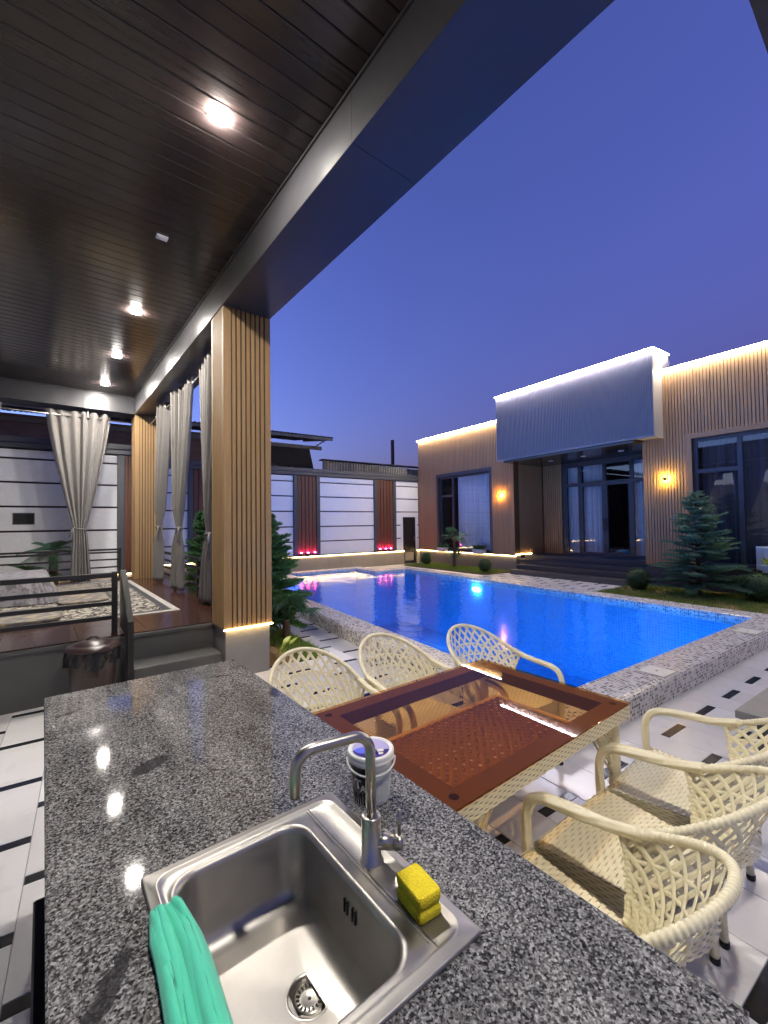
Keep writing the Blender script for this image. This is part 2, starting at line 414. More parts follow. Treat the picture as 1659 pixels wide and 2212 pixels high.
MT['grass'] = leafm('grass_blade', (.085,.16,.02), (.20,.32,.045), .6)
MT['lime'] = leafm('lime_leaf', (.25,.34,.03), (.42,.5,.08), .45)
MT['bark'] = plain('bark', (.075,.05,.035), .95, var=.4, bump=.8, bscale=30)

# emitters: lamps and light strips; rear ceiling lamp is added, some pool lamps unseen
E_LAMP = emit('ceiling_lamp_glow', (1.0, .94, .86), 1800)
E_WARM = emit('warm_strip_glow', (1.0, .68, .29), 34)
E_COOL = emit('cool_strip_glow', (.92, .88, 1.0), 170)
E_CREAM = emit('cream_strip_glow', (1.0, .92, .70), 190)
E_AMBER = emit('amber_lamp_glow', (1.0, .50, .08), 1500)
E_YEL = emit('yellow_lamp_glow', (1.0, .72, .10), 1300)
E_PINK = emit('pink_lamp_glow', (1.0, .05, .30), 140)
E_POOL = emit('pool_lamp_glow', (.70, .90, 1.0), 620)
E_WIN = emit('window_strip_glow', (.80, .90, 1.0), 3)

# ================================================================== SETTING
# pool footprint in yard frame
PX0, PX1, PY0, PY1 = 3.2, 8.9, 1.86, 13.0
def ring(mb, X0, X1, Y0, Y1, z0, z1, hole=(3.25, 8.6, 2.0, 12.9)):
    hx0, hx1, hy0, hy1 = hole
    mb.box(X0, hx0, Y0, Y1, z0, z1); mb.box(hx1, X1, Y0, Y1, z0, z1)
    mb.box(hx0, hx1, Y0, hy0, z0, z1); mb.box(hx0, hx1, hy1, Y1, z0, z1); return mb
tag(ring(MB(), -300, 300, -300, 300, -.6, -.10).build('ground', MT['ground'], fr=FY, org=(0,0,-.6)), kind='structure')
paving = tag(ring(MB(), -9, 12.2, -7, 14.42, -.09, -.014).build('paving', MT['grout'], fr=FY, org=(0,0,-.09)), kind='structure')

tile0 = MB().cbox(0, .302, 0, .606, -.012, 0, .0022).mesh('tile', MT['tile'])
strip0 = MB().cbox(0, .302, 0, .058, -.012, 0.0, .0018).mesh('strip', MT['strip'])
def put(name, me, x, y, sx, sy):
    o = bpy.data.objects.new(name, me); COL.objects.link(o); o.parent = paving
    o.location = (x, y, .09); o.scale = (sx, sy, 1); return o
def lay(x0, x1, y0, y1, bx, py, pitch=.674, par=0):
    k = math.floor((x0 - bx) / .305)
    while bx + k * .305 < x1 - .01:
        a = max(bx + k*.305, x0); b = min(bx + (k+1)*.305, x1)
        ph = py + (pitch/2 if (k + par) % 2 else 0)
        n = math.floor((y0 - ph) / pitch)
        while ph + n * pitch < y1:
            s0 = ph + n*pitch - .03                       # strip then tile
            for nm, me, c0, ln, full in (('strip', strip0, s0, .060, .058), ('tile', tile0, s0 + .062, pitch - .064, .606)):
                p0 = max(c0, y0); p1 = min(c0 + ln, y1)
                if p1 - p0 > .012 and b - a > .02:
                    put(nm, me, a + .0015, p0, (b - a - .003) / .302, (p1 - p0) / full)
            n += 1
        k += 1
lay(-1.45, .30, 1.5, 5.6, -.24, 3.69, .674, 1)                # left of the counter
lay(.98, 3.345, -.2, 4.98, 3.04, 5.30, .68, 0)                # under and beside the table
lay(2.57, 3.345, 4.98, 11.2, 3.04, 5.30, .68, 0)              # path left of the pool
lay(3.345, 7.9, .1, 1.90, 3.65, 1.56, .67, 0)                 # near end of the pool
lay(8.80, 11.3, 5.55, 9.45, 8.80, 5.9, .67, 0)                # path in front of the house steps
lay(8.80, 8.93, .6, 5.55, 8.80, 1.2, .9, 0)                   # cut tiles along the lawn
far = MB()
far.box(8.80, 10.33, 9.45, 14.25, -.013, -.001).box(10.33, 11.6, 13.75, 14.25, -.013, -.001)
far.box(3.3, 8.80, 12.95, 14.25, -.013, -.001).box(2.57, 3.3, 11.2, 14.25, -.013, -.001)
far.box(7.9, 12, -6, .6, -.013, -.001).box(7.9, 8.8, .6, 1.9, -.013, -.001).box(.98, 7.9, -6, -.2, -.013, -.001).box(3.345, 7.9, -.2, .1, -.013, -.001)
far.box(-9, .98, -6, 1.5, -.013, -.001).box(-9, -1.45, 1.5, 5.6, -.013, -.001)
def farpave():
    g = G('pale_far_paving'); b = g.n('TexBrick', {'Vector': g.uv(rot=math.pi/2), 'Color1': (.70,.68,.66,1), 'Color2': (.62,.60,.58,1), 'Mortar': (.12,.12,.12,1), 'Scale': 1., 'Mortar Size': .006, 'Brick Width': .64, 'Row Height': .305})
    return g.surf(g.bsdf(b.outputs[0], .28))
far.build('far_tile_field', farpave(), paving, org=(0,0,-.09))

# garden beds
tag(MB().box(1.2, 2.55, 4.95, 14.2, -.08, -.012).build('garden_soil', MT['soil'], fr=FY), kind='structure')
tag(MB().box(2.545, 2.57, 4.95, 14.2, -.09, -.004).build('kerb', MT['darkstone'], fr=FY), kind='structure')
tag(MB().box(10.36, 11.62, 9.5, 13.72, -.05, .03).build('lawn', MT['soil'], fr=FY), kind='structure')
tag(MB().box(8.94, 11.64, -3, 5.5, -.05, .03).build('lawn', MT['soil'], fr=FY), kind='structure')

# terrace platform (terrace frame)
ZP = .56
plat = tag(MB().box(-7, 2.06, 5.165, 11.0, 0, ZP - .012).build('terrace_floor', MT['darkstone']), kind='structure')
pt = MB().cbox(0, .597, 0, .597, -.012, 0, .002).mesh('tile', MT['browntile'])
for i in range(-6, 4):
    for j in range(10):
        x = -.32 + i*.6; y = 5.165 + j*.6
        w = min(.597, 2.06 - x); l = min(.597, 11.0 - y)
        if w < .05 or l < .05 or x < -2.9: continue
        o = bpy.data.objects.new('tile', pt); COL.objects.link(o); o.parent = plat
        o.location = (x - plat['_org'][0], y - plat['_org'][1], ZP); o.scale = (w/.597, l/.597, 1)
MB().box(-7, -2.92, 5.165, 11, ZP-.011, ZP).build('far_tile_field', MT['browntile'], plat)
st = MB().cbox(.70, 1.525, 4.80, 5.163, 0, .285, .006)
st.build('step', MT['darkstone'], plat)
MB().cbox(-7, 2.06, 5.14, 5.164, ZP-.05, ZP-.014, .004).build('nosing', MT['darkstone'], plat)

# ================================================================== TERRACE ROOF
ZB, ZC = 4.07, 4.43
roof = thing('terrace_roof', 'dark terrace roof with glossy board ceiling and wide graphite edge beam', 'roof', (0, 4, ZC))
bd = MB().cbox(-7.5, 1.518, 0, .131, ZC, ZC + .02, .006)
b0 = bd.build('ceiling_board', MT['board'], roof, org=(0, 0, ZC))
b0.location = (0, -2.4 - 4, 0)
y = -2.4 + .137
while y < 10.42:
    piece(b0, (0, y - 4, 0), roof); y += .137
MB().box(-7.6, 2.0, -2.5, 10.9, ZC + .035, ZC + .30).build('roof_slab', MT['backing'], roof)
def beam_panels(nm, cuts, mk):
    for a, b in zip(cuts[:-1], cuts[1:]): mk(a + .0015, b - .0015).build(nm, MT['beam'], roof)
cy = [-2.6, -.2, 2.2, 4.72, 7.0, 9.4, 10.955]
beam_panels('beam_inner_panel', cy[:-1] + [10.445], lambda a, b: MB().box(1.52, 1.535, a, b, ZB + .004, ZC + .03))
beam_panels('beam_soffit_panel', cy, lambda a, b: MB().box(1.521, 2.069, a, b, ZB, ZB + .014))
beam_panels('beam_outer_panel', cy, lambda a, b: MB().box(2.055, 2.07, a, b, ZB + .003, ZC + .38))
cx = [-7.6, -5.2, -2.8, -.9, .62, 1.519]
beam_panels('beam_inner_panel', cx, lambda a, b: MB().box(a, b, 10.45, 10.465, ZB + .004, ZC + .03))
beam_panels('beam_soffit_panel', cx, lambda a, b: MB().box(a, b, 10.451, 10.95, ZB, ZB + .014))
MB().box(1.54, 2.05, -2.55, 10.44, ZB + .02, ZC + .36).box(-7.5, 2.05, 10.47, 10.94, ZB + .02, ZC + .36).build('beam_core', MT['backing'], roof)
MB().box(1.505, 1.5195, -2.4, 10.44, ZC - .022, ZC - .002).build('ceiling_trim', MT['beam'], roof)
MB().box(-7.4, 1.50, 10.425, 10.449, ZC - .022, ZC - .002).build('ceiling_trim', MT['beam'], roof)
# second canopy, its edge enters the frame at the top right corner
can = thing('canopy', 'dark canopy edge cutting the top right corner of the sky', 'canopy', (4.6, -.6, ZB))
MB().box(2.08, 8.2, .13, .45, ZB, ZB + .42).build('edge_beam', MT['beam'], can)
MB().box(2.08, 8.2, -2.5, .128, ZB + .30, ZB + .40).build('roof_slab', MT['board'], can)
MB().box(2.08, 8.2, .118, .1285, ZB + .005, ZB + .03).build('trim', MT['steel2'], can)

# ------------------------------------------------------------------ ceiling lamps
def lampmesh(t):
    g = MB(); pts = []
    for k in range(24):
        a = 2*math.pi*k/24; c, s_ = math.cos(a), math.sin(a); q = .056
        pts.append((q*math.copysign(abs(c)**.5, c), q*math.copysign(abs(s_)**.5, s_)))
    return pts
def ceiling_lamp(y, label, lit=True):
    t = thing('ceiling_lamp', label, 'lamp', (.917, y, ZC - .016), group='lamps in the terrace ceiling')
    p = lampmesh(t)
    MB().prism([(.917 + a*1.22, y + b*1.22) for a, b in p], ZC - .006, ZC - .001).build('housing', MT['white_plastic'], t)
    MB().prism([(.917 + a, y + b) for a, b in p], ZC - .019, ZC - .0062).build('diffuser', E_LAMP, t)
ceiling_lamp(2.89, 'largest and nearest glowing square lamp in the dark terrace ceiling')
ceiling_lamp(6.23, 'second lit ceiling lamp from the front, over the terrace floor')
ceiling_lamp(8.04, 'third lit ceiling lamp from the front, between two others')
ceiling_lamp(9.76, 'farthest small lit ceiling lamp next to the far beam')
ceiling_lamp(-.55, 'unseen ceiling lamp added behind the viewpoint to light the near chairs')  # added lamp out of view, brightens the near chairs
cv = thing('ceiling_cover', 'small white rectangular cover plate on the dark ceiling boards', 'cover plate', (.875, 4.48, ZC - .02))
MB().cbox(.825, .925, 4.44, 4.51, ZC - .018, ZC - .001, .004).build('plate', MT['white_plastic'], cv)
MB().cbox(.84, .91, 4.455, 4.495, ZC - .021, ZC - .0182, .002).build('insert', MT['white_plastic'], cv)

# ------------------------------------------------------------------ columns
def column(y0, y1, label, base):
    x0, x1 = 1.53, 2.07
    t = thing('column', label, 'column', ((x0+x1)/2, (y0+y1)/2, base), group='slatted columns of the terrace')
    zs, zt = .54 if base == 0 else base, ZB - .001
    if base == 0:
        MB().box(x0 + .022, x1 - .022, y0 + .022, y1 - .005, 0, zs - .002).build('plinth', MT['greystone'], t)
        MB().box(x0 - .004, x1 + .006, y0 - .010, y0 + .004, zs - .012, zs - .001).build('light_strip', E_WARM, t)
        MB().box(x1 - .006, x1 + .006, y0 + .006, y1, zs - .012, zs - .001).build('light_strip', E_WARM, t)
    MB().box(x0 + .014, x1 - .014, y0 + .014, y1 - .014, zs, zt).build('core', MT['groove'], t)
    # corner trims
    def tr(a, b, c, d): MB().cbox(a, b, c, d, zs, zt, .003).build('corner_trim', MT['slat_gold'], t)
    tr(x0, x0 + .082, y0, y0 + .013); tr(x1 - .066, x1, y0, y0 + .013)
    tr(x0, x0 + .013, y0 + .0145, y0 + .05); tr(x0, x0 + .013, y1 - .05, y1)
    tr(x1 - .013, x1, y0 + .0145, y0 + .05); tr(x1 - .013, x1, y1 - .05, y1)
    sl = None
    n = 7; p = (x1 - x0 - .148 - .012) / n
    for i in range(n):
        a = x0 + .082 + .012 + p * i
        if sl is None:
            sl = MB().cbox(a, a + p - .016, y0, y0 + .013, zs, zt, .003).build('slat', MT['slat_gold'], t); a00 = a
        else: piece(sl, (a - a00, 0, 0), t)
    n = 9; p = (y1 - y0 - .10 - .008) / n; s1 = None
    for xx in (x0, x1 - .013):
        for i in range(n):
            a = y0 + .058 + p * i
            if s1 is None:
                s1 = MB().cbox(xx, xx + .013, a, a + p - .019, zs, zt, .003).build('slat', MT['slat_gold'], t); s0 = (xx, a)
            else: piece(s1, (xx - s0[0], a - s0[1], 0), t)
column(4.72, 5.145, 'large golden slatted column on a stone plinth with a glowing base strip', 0)
column(10.47, 10.93, 'farther golden slatted column at the far corner of the terrace', ZP)

# ------------------------------------------------------------------ curtains and rods
def curtain(label, axis, fixed, top, tie, bot, ztop=4.0, ztie=1.65, zbot=.60, pleats=7, seed=1, amp=.05):
    rg = random.Random(seed)
    tl, tr_ = top; il, ir = tie; bl, br = bot
    ph = [rg.uniform(0, 6.28) for _ in range(6)]
    def fn(u, v):
        z = ztop + (zbot - ztop) * v
        vt = (ztop - ztie) / (ztop - zbot)
        if v < vt:
            q = v / vt; a = q ** 1.25; b = q ** 1.25
            l = tl + (il - tl) * a; r_ = tr_ + (ir - tr_) * b
        else:
            q = ((v - vt) / (1 - vt)); q2 = q ** .7
            l = il + (bl - il) * q2; r_ = ir + (br - ir) * q2
        wig = .028 * math.sin(2*math.pi*(u*2.3) + ph[0]) * (1 - abs(2*u - 1))
        s_ = l + (r_ - l) * (u + wig)
        k = min(1.0, abs(v - vt) / .10)
        A = amp * (.35 + .65 * k) * (.75 + .35 * math.sin(5*u + ph[1]))
        d = A * math.sin(2*math.pi*pleats*u + ph[2] + .5*math.sin(3*u + ph[3]) + .35*v)
        d += .35*A*math.sin(2*math.pi*pleats*2*u + ph[4]) * (v*.8)
        d += .02 * math.sin(2.2*math.pi*u + ph[5]) * k
        return (s_, fixed + d, z) if axis == 'x' else (fixed + d, s_, z)
    mid = ((tl + tr_)/2, fixed, zbot) if axis == 'x' else (fixed, (tl + tr_)/2, zbot)
    t = thing('curtain', label, 'curtain', mid, group='tied grey curtains round the terrace')
    f = MB().grid(fn, pleats*14, 46).build('fabric', MT['curtain'], t, smooth=True)
    sd = f.modifiers.new('solid', 'SOLIDIFY'); sd.thickness = .004
    c = (il + ir) / 2; w = (ir - il) / 2
    pth = []
    for k in range(24):
        a = 2*math.pi*k/24; p = (c + (w + .012)*math.cos(a), fixed + (amp*.62)*math.sin(a), ztie + .012*math.sin(2*a))
        pth.append(p if axis == 'x' else (p[1], p[0], p[2]))
    MB().tube(pth, .016, 8, closed=True).build('tie_band', MT['curtain'], t, smooth=True)
    tails = MB()
    for s_ in (-1, 1):
        pp = [(c - w - .01, fixed - amp*.5, ztie), (c - w - .03 + .012*s_, fixed - amp*.7, ztie - .05), (c - w - .035 + .03*s_, fixed - amp*.7, ztie - .2 - .04*s_)]
        tails.tube([p if axis == 'x' else (p[1], p[0], p[2]) for p in pp], [.012, .014, .01], 6)
    tails.build('tie_tail', MT['curtain'], t, smooth=True)
    for k in range(pleats):
        a = tl + (tr_ - tl) * (k + .5) / pleats
        pr = []
        for q in range(14):
            an = 2*math.pi*q/14
            p = (a, fixed + .028*math.cos(an), ztop - .10 + .028*math.sin(an))
            pr.append(p if axis == 'x' else (p[1], p[0], p[2]))
        MB().tube(pr, .006, 6, closed=True).build('eyelet', MT['rod'], t, smooth=True)
    return t
curtain('grey curtain gathered on the far terrace opening, seen full face beside the slatted column', 'x', 10.62, (.02, 1.11), (.48, .69), (.43, .78), 4.01, 1.64, .58, 6, 3, .075)
curtain('sliver of grey curtain at the left border of the photo', 'x', 10.62, (-1.75, -.62), (-1.35, -1.1), (-1.4, -1.05), 4.01, 1.64, .58, 8, 5, .055)
curtain('grey side curtain right beside the farther slatted column', 'y', 1.80, (8.66, 9.75), (9.36, 9.60), (9.42, 9.85), 3.98, 1.66, .60, 6, 8, .075)
curtain('grey side curtain hanging midway between the two slatted columns', 'y', 1.80, (6.98, 8.07), (7.72, 7.98), (7.66, 8.1), 3.98, 1.63, .60, 6, 11, .075)
curtain('grey side curtain half hidden behind the large slatted column', 'y', 1.80, (5.3, 6.52), (6.05, 6.28), (6.1, 6.62), 3.98, 1.55, .60, 6, 14, .075)
def rod(label, p, q, n):
    t = thing('curtain_rod', label, 'curtain rod', p)
    MB().tube([p, q], .013, 10).build('bar', MT['rod'], t, smooth=True)
    for k in range(n):
        a = Vector(p).lerp(Vector(q), (k + .5)/n)
        MB().tube([a, a + Vector((0, 0, ZB - a.z))], .008, 6).build('bracket', MT['rod'], t)
rod('thin metal curtain rod under the far beam', (-3, 10.62, 3.905), (1.45, 10.62, 3.905), 3)
rod('thin metal curtain rod along the side opening behind the large column', (1.80, 5.2, 3.875), (1.80, 10.4, 3.875), 3)

# ------------------------------------------------------------------ railings
def railing(label, pts, zs, posts, bar=.02, fr=FT):
    p0 = pts[0]
    t = thing('railing', label, 'railing', (p0[0], p0[1], ZP))
    (xa, ya), (xb, yb) = pts
    for z in zs:
        h = bar if z != max(zs) else bar*1.2
        if ya == yb: MB().cbox(min(xa, xb), max(xa, xb), ya - bar, ya + bar, z - h, z + h, .003).build('bar', MT['black_metal'], t)
        else: MB().cbox(xa - bar, xa + bar, min(ya, yb), max(ya, yb), z - h, z + h, .003).build('bar', MT['black_metal'], t)
    for (x, y) in posts:
        MB().cbox(x - .026, x + .026, y - .026, y + .026, ZP, max(zs) + .034, .004).build('post', MT['black_metal'], t)
    return t
nr = railing('black steel railing at the near edge of the terrace, beside the steps', [(-4.5, 5.30), (.615, 5.30)], (1.16, 1.015, .87, .725), [(-1.6, 5.30), (.59, 5.30)])
MB().prism([(5.36, 1.20), (5.30, 1.21), (4.80, .745), (4.80, 0), (4.90, 0), (4.92, .60), (5.36, .60)], .645, .695, 'x').build('stringer_plate', MT['black_metal'], nr)
railing('black steel railing along the far terrace edge behind the curtain', [(-4.5, 10.86), (1.30, 10.86)], (1.19, 1.13, .98, .82, .68), [(-1.8, 10.86), (1.30, 10.86)], .016)
railing('black steel railing on the open side between the slatted columns', [(1.97, 5.2), (1.97, 10.4)], (1.13, .985, .84, .70), [(1.97, 7.35), (1.97, 8.9)], .02)

# ------------------------------------------------------------------ terrace furnishings
rug = thing('rug', 'black and cream patterned rug with pale border on the terrace floor', 'rug', (-.4, 8.2, ZP))
MB().box(-2.6, 1.42, 6.13, 10.30, ZP + .001, ZP + .010).build('border', MT['rug_cream'], rug)
MB().box(-2.5, 1.335, 6.22, 10.23, ZP + .0102, ZP + .0125).build('dark_band', MT['rug_black'], rug)
MB().box(-2.4, 1.24, 6.30, 10.13, ZP + .0127, ZP + .0150).build('field', MT['rug'], rug)
MB().box(.82, .865, 6.5, 9.9, ZP + .0152, ZP + .0170).build('stripe', MT['rug_black'], rug)
def softbox(x0, x1, y0, y1, z0, z1, seed, bul=.012):
    rg = random.Random(seed); mb = MB()
    def fn(u, v):
        a = 2*math.pi*u; c, s_ = math.cos(a), math.sin(a); p = .22
        ex = math.copysign(abs(c)**p, c); ey = math.copysign(abs(s_)**p, s_)
        if v < .15: r, z = 1 - .02*(1 - v/.15), z0 + (z1-z0)*.35*(v/.15)
        elif v < .45: r, z = 1, z0 + (z1-z0)*(.35 + .45*(v-.15)/.3)
        else: q = (v-.45)/.55; r, z = 1 - q, z1 - (z1-z0)*.2*(1-q)**6
        z += bul * math.sin(5*ex*r + seed) * math.sin(4*ey*r + 2*seed)
        return ((x0+x1)/2 + ex*r*(x1-x0)/2, (y0+y1)/2 + ey*r*(y1-y0)/2, z)
    return mb.grid(fn, 64, 20, True)
tag(softbox(-2.2, .18, 6.26, 7.35, ZP + .016, ZP + .07, 2, .005).build('floor_mattress', MT['quilt'], smooth=True), 'gold and grey patterned floor mattress lying in front of the low cloth covered table', 'mattress')
tag(softbox(.16, .80, 7.55, 9.75, ZP + .016, ZP + .05, 5, .004).build('floor_mattress', MT['quilt'], smooth=True), 'narrow grey floor mattress lying right of the low cloth covered table', 'mattress')
lt = thing('low_table', 'low table under a silver damask cloth on the terrace rug', 'table', (-1.2, 8.6, ZP))
def cloth_fn(u, v):
    x0, x1, y0, y1, zt = -2.5, .05, 7.95, 9.5, .955
    a = 2*math.pi*u; c, s_ = math.cos(a), math.sin(a); p = .12
    ex = math.copysign(abs(c)**p, c); ey = math.copysign(abs(s_)**p, s_)
    if v < .5: r = v/.5; z = zt
    else:
        q = (v-.5)/.5; r = 1 + .13*q*(1 + .25*math.sin(34*a)); z = zt - .365*q
        if q > 0 and q < .12: z = zt - .365*q
    return ((x0+x1)/2 + ex*((x1-x0)/2*min(r,1) + (r-1 if r > 1 else 0)), (y0+y1)/2 + ey*((y1-y0)/2*min(r,1) + (r-1 if r > 1 else 0)), z + .003*math.sin(9*ex)*math.sin(7*ey))
MB().grid(cloth_fn, 140, 16, True).build('cloth', MT['table_cloth'], lt, smooth=True)
MB().box(-2.45, 0, 8.0, 9.45, .90, .945).build('table_top', MT['oldwood'], lt)
for sx in (-2.4, -.12):
    for sy in (8.03, 9.34): MB().box(sx, sx + .07, sy, sy + .07, ZP + .016, .90).build('leg', MT['oldwood'], lt)

# trash can
tc = thing('trash_can', 'brown lidded trash can with black bag liner at the foot of the terrace', 'trash can', (.36, 4.70, 0))
MB().lathe((.36, 4.70, 0), [(.14, 0), (.155, .02), (.185, .5), (.19, .56)], 32).build('body', MT['bin'], tc, smooth=True)
def bagfn(u, v):
    a = 2*math.pi*u; r = .197 + .022*math.sin(7*a)*v + .014*math.sin(17*a + 3*v); z = .575 - .13*v - .03*math.sin(3*a)*v
    return (.36 + r*math.cos(a), 4.70 + r*math.sin(a), z)
MB().grid(bagfn, 72, 8, True).build('bag_liner', MT['bag'], tc, smooth=True)
lid = MB().lathe((.36, 4.70, .575), [(.212, 0), (.216, .012), (.205, .03), (.17, .045), (.155, .040), (.145, .052), (.07, .075), (.0, .08)], 36).build('lid', MT['bin'], tc, smooth=True)
MB().tube([(.36 - .05 + .1*k/8, 4.70, .65 + .025*math.sin(math.pi*k/8)) for k in range(9)], .009, 8).build('lid_handle', MT['bin'], lid, smooth=True)
MB().tube([(.34 - .045, 4.70-.186, .42), (.34 - .05, 4.70-.20, .36), (.34 + .05, 4.70-.20, .36), (.34 + .045, 4.70-.186, .42)], .006, 6).build('side_handle', MT['bin'], tc, smooth=True)

# ================================================================== BOUNDARY WALLS (yard frame)
ROWS = [.55, 1.06, 1.60, 2.15, 2.69, 3.22, 3.44]
def wall(label, x0, x1, Y, sections, pilasters, skipdoor=None):
    t = thing('boundary_wall', label, 'wall', ((x0+x1)/2, Y, 0), FY)
    if skipdoor:
        d0, d1, dz = skipdoor
        MB().box(x0, d0, Y + .05, Y + .30, 0, 3.70).box(d1, x1, Y + .05, Y + .30, 0, 3.70).box(d0, d1, Y + .05, Y + .30, dz, 3.70).build('core', MT['backing'], t)
    else: MB().box(x0, x1, Y + .05, Y + .30, 0, 3.70).build('core', MT['backing'], t)
    for (a, b) in sections:
        for za, zb in zip(ROWS[:-1], ROWS[1:]):
            if skipdoor and b > d0 and za < dz:
                if zb <= dz:
                    cuts = [(a, d0 - .10)] + ([(d1 + .10, b)] if b - d1 > .12 else [])
                else: cuts = [(a, b)]
                zz = max(za, dz + .0) if zb > dz and za < dz else za
                for (c, d) in cuts:
                    if zb > dz > za:
                        MB().cbox(a + .012, d0 - .101, Y, Y + .048, za + .021, zb - .021, .004).build('panel', MT['panel'], t)
                        MB().cbox(d0 - .100, d1 + .10, Y, Y + .048, dz + .004, zb - .018, .004).build('panel', MT['panel'], t)
                        if b - d1 > .12: MB().cbox(d1 + .101, b - .006, Y, Y + .048, za + .021, zb - .021, .004).build('panel', MT['panel'], t)
                        break
                    MB().cbox(c + .012, d - .001, Y, Y + .048, za + .021, zb - .021, .004).build('panel', MT['panel'], t)
            else:
                MB().cbox(a + .012, b - .012, Y, Y + .048, za + .021, zb - .021, .004).build('panel', MT['panel'], t)
        if skipdoor and b > d0:
            MB().box(d0 - .098, d0 - .001, Y + .002, Y + .046, .0, dz + .002).build('door_surround', MT['panel'], t)
            MB().box(d1 + .001, d1 + .098, Y + .002, Y + .046, .0, dz + .002).build('door_surround', MT['panel'], t)
    for (a, b) in pilasters:
        MB().cbox(a, a + .14, Y - .05, Y + .048, .55, 3.44, .004).build('pilaster_frame', MT['frame_grey'], t)
        MB().cbox(b - .14, b, Y - .05, Y + .048, .55, 3.44, .004).build('pilaster_frame', MT['frame_grey'], t)
        MB().box(a + .142, b - .142, Y + .01, Y + .049, .55, 3.44).build('pilaster_backing', MT['brown_backing'], t)
        n = 5; p = (b - a - .30) / n; s0 = None
        for i in range(n):
            xx = a + .155 + p * i
            if s0 is None: s0 = MB().cbox(xx, xx + p - .02, Y - .035, Y + .009, .56, 3.43, .004).build('slat', MT['slat_red'], t); xa = xx
            else: piece(s0, (xx - xa, 0, 0), t)
    MB().cbox(x0, x1, Y - .06, Y + .32, 3.452, 3.56, .004).build('top_beam', MT['frame_grey'], t)
    MB().cbox(x0, x1, Y - .03, Y + .30, 3.575, 3.71, .004).build('top_beam', MT['frame_grey'], t)
    # plinth slabs and glowing strip under the panels
    segs = [(x0, x1)] if not skipdoor else [(x0, d0 - .002), (d1 + .002, x1)]
    for (a, b) in segs:
        n = max(1, round((b - a) / .5)); w = (b - a) / n; s0 = None
        for i in range(n):
            if s0 is None: s0 = MB().cbox(a + .001, a + w - .001, Y - .07, Y + .049, 0, .515, .003).build('plinth_slab', MT['tan'], t)
            else: piece(s0, (w * i, 0, 0), t)
        MB().box(a + .02, b - .01, Y - .092, Y - .074, .520, .533).build('light_strip', E_WARM, t)
        MB().box(a, b, Y - .095, Y + .03, .5335, .548).build('strip_lip', MT['tan'], t)
    return t
wall('long white panelled boundary wall behind the pool with red brown slat pilasters', 1.28, 11.67, 14.40,
     [(1.28, 2.55), (3.62, 6.0), (7.02, 9.40), (10.47, 11.67)], [(2.55, 3.62), (6.0, 7.02), (9.40, 10.47)], (10.84, 11.50, 1.93))
lw = wall('white panelled wall with a small dark opening seen across the terrace', -7.0, 1.26, 12.40, [(-7.0, -4.2), (-3.1, .60)], [(.60, 1.26), (-4.2, -3.1)])
vt = thing('wall_opening', 'small black rectangular vent in the white wall left of the curtain', 'vent', (-1.16, 12.39, 1.75), FY)
MB().cbox(-1.36, -.98, 12.385, 12.398, 1.75, 2.01, .003).build('frame', MT['frame_grey'], vt)
MB().box(-1.34, -1.0, 12.378, 12.3845, 1.77, 1.99).build('opening', MT['chromedark'], vt)
pw = thing('added_perimeter_wall', 'plain white perimeter wall added unseen behind the viewpoint to block the low horizon', 'wall', (-7.2, 3, 0), FY)  # unseen walls added to keep the orange horizon out of window reflections
MB().box(-7.3, -7.02, -7.3, 12.4, 0, 3.7).box(-7.02, 16.5, -7.3, -7.05, 0, 3.7).build('horizon_block', MT['panel'], pw)
# door in the wall
dr = thing('garden_door', 'narrow dark panelled door set in the white wall beside the house', 'door', (11.17, 14.45, 0), FY)
MB().box(10.842, 10.90, 14.41, 14.47, 0, 1.928).box(11.44, 11.498, 14.41, 14.47, 0, 1.928).box(10.90, 11.44, 14.41, 14.47, 1.87, 1.928).build('frame', MT['black_metal'], dr)
leaf = MB().cbox(10.902, 11.438, 14.425, 14.465, .02, 1.868, .004).build('leaf', MT['black_metal'], dr)
for (a, b, c, d) in ((10.95, 11.155, 1.0, 1.8), (11.185, 11.39, 1.0, 1.8), (10.95, 11.155, .55, .93), (11.185, 11.39, .55, .93)):
    MB().cbox(a, b, 14.412, 14.424, c, d, .008).build('raised_panel', MT['black_metal'], leaf)
MB().cbox(10.95, 11.39, 14.413, 14.424, .12, .46, .004).build('kick_plate', MT['tan'], leaf)
MB().tube([(11.40, 14.39, .95), (11.40, 14.37, .97), (11.40, 14.37, 1.12), (11.40, 14.39, 1.14)], .01, 6).build('handle', MT['steel2'], leaf, smooth=True)

# pink spot lamps
for i, x in enumerate((6.25, 6.51, 6.77, 9.62, 9.89, 10.14)):
    wh = ['left', 'middle', 'right'][i % 3]; pl = 'wall pilaster farther from the door' if i < 3 else 'wall pilaster next to the door'
    t = thing('spot_lamp', '%s pink spot lamp at the foot of the %s' % (wh, pl), 'spot lamp', (x, 14.29, .55), FY, group='pink spot lamps on the wall plinth')
    MB().lathe((x, 14.30, .549), [(.03, 0), (.03, .008), (.012, .012), (.012, .05)], 14).build('base', MT['black_metal'], t, smooth=True)
    MB().lathe((x, 14.30, .60), [(.026, 0), (.036, .03), (.038, .06)], 16, True, False).build('head', MT['black_metal'], t, smooth=True)
    MB().lathe((x, 14.30, .64), [(.001, 0), (.034, .006), (.034, .028), (.02, .04), (.001, .044)], 16, False, False).build('lens', E_PINK, t, smooth=True)

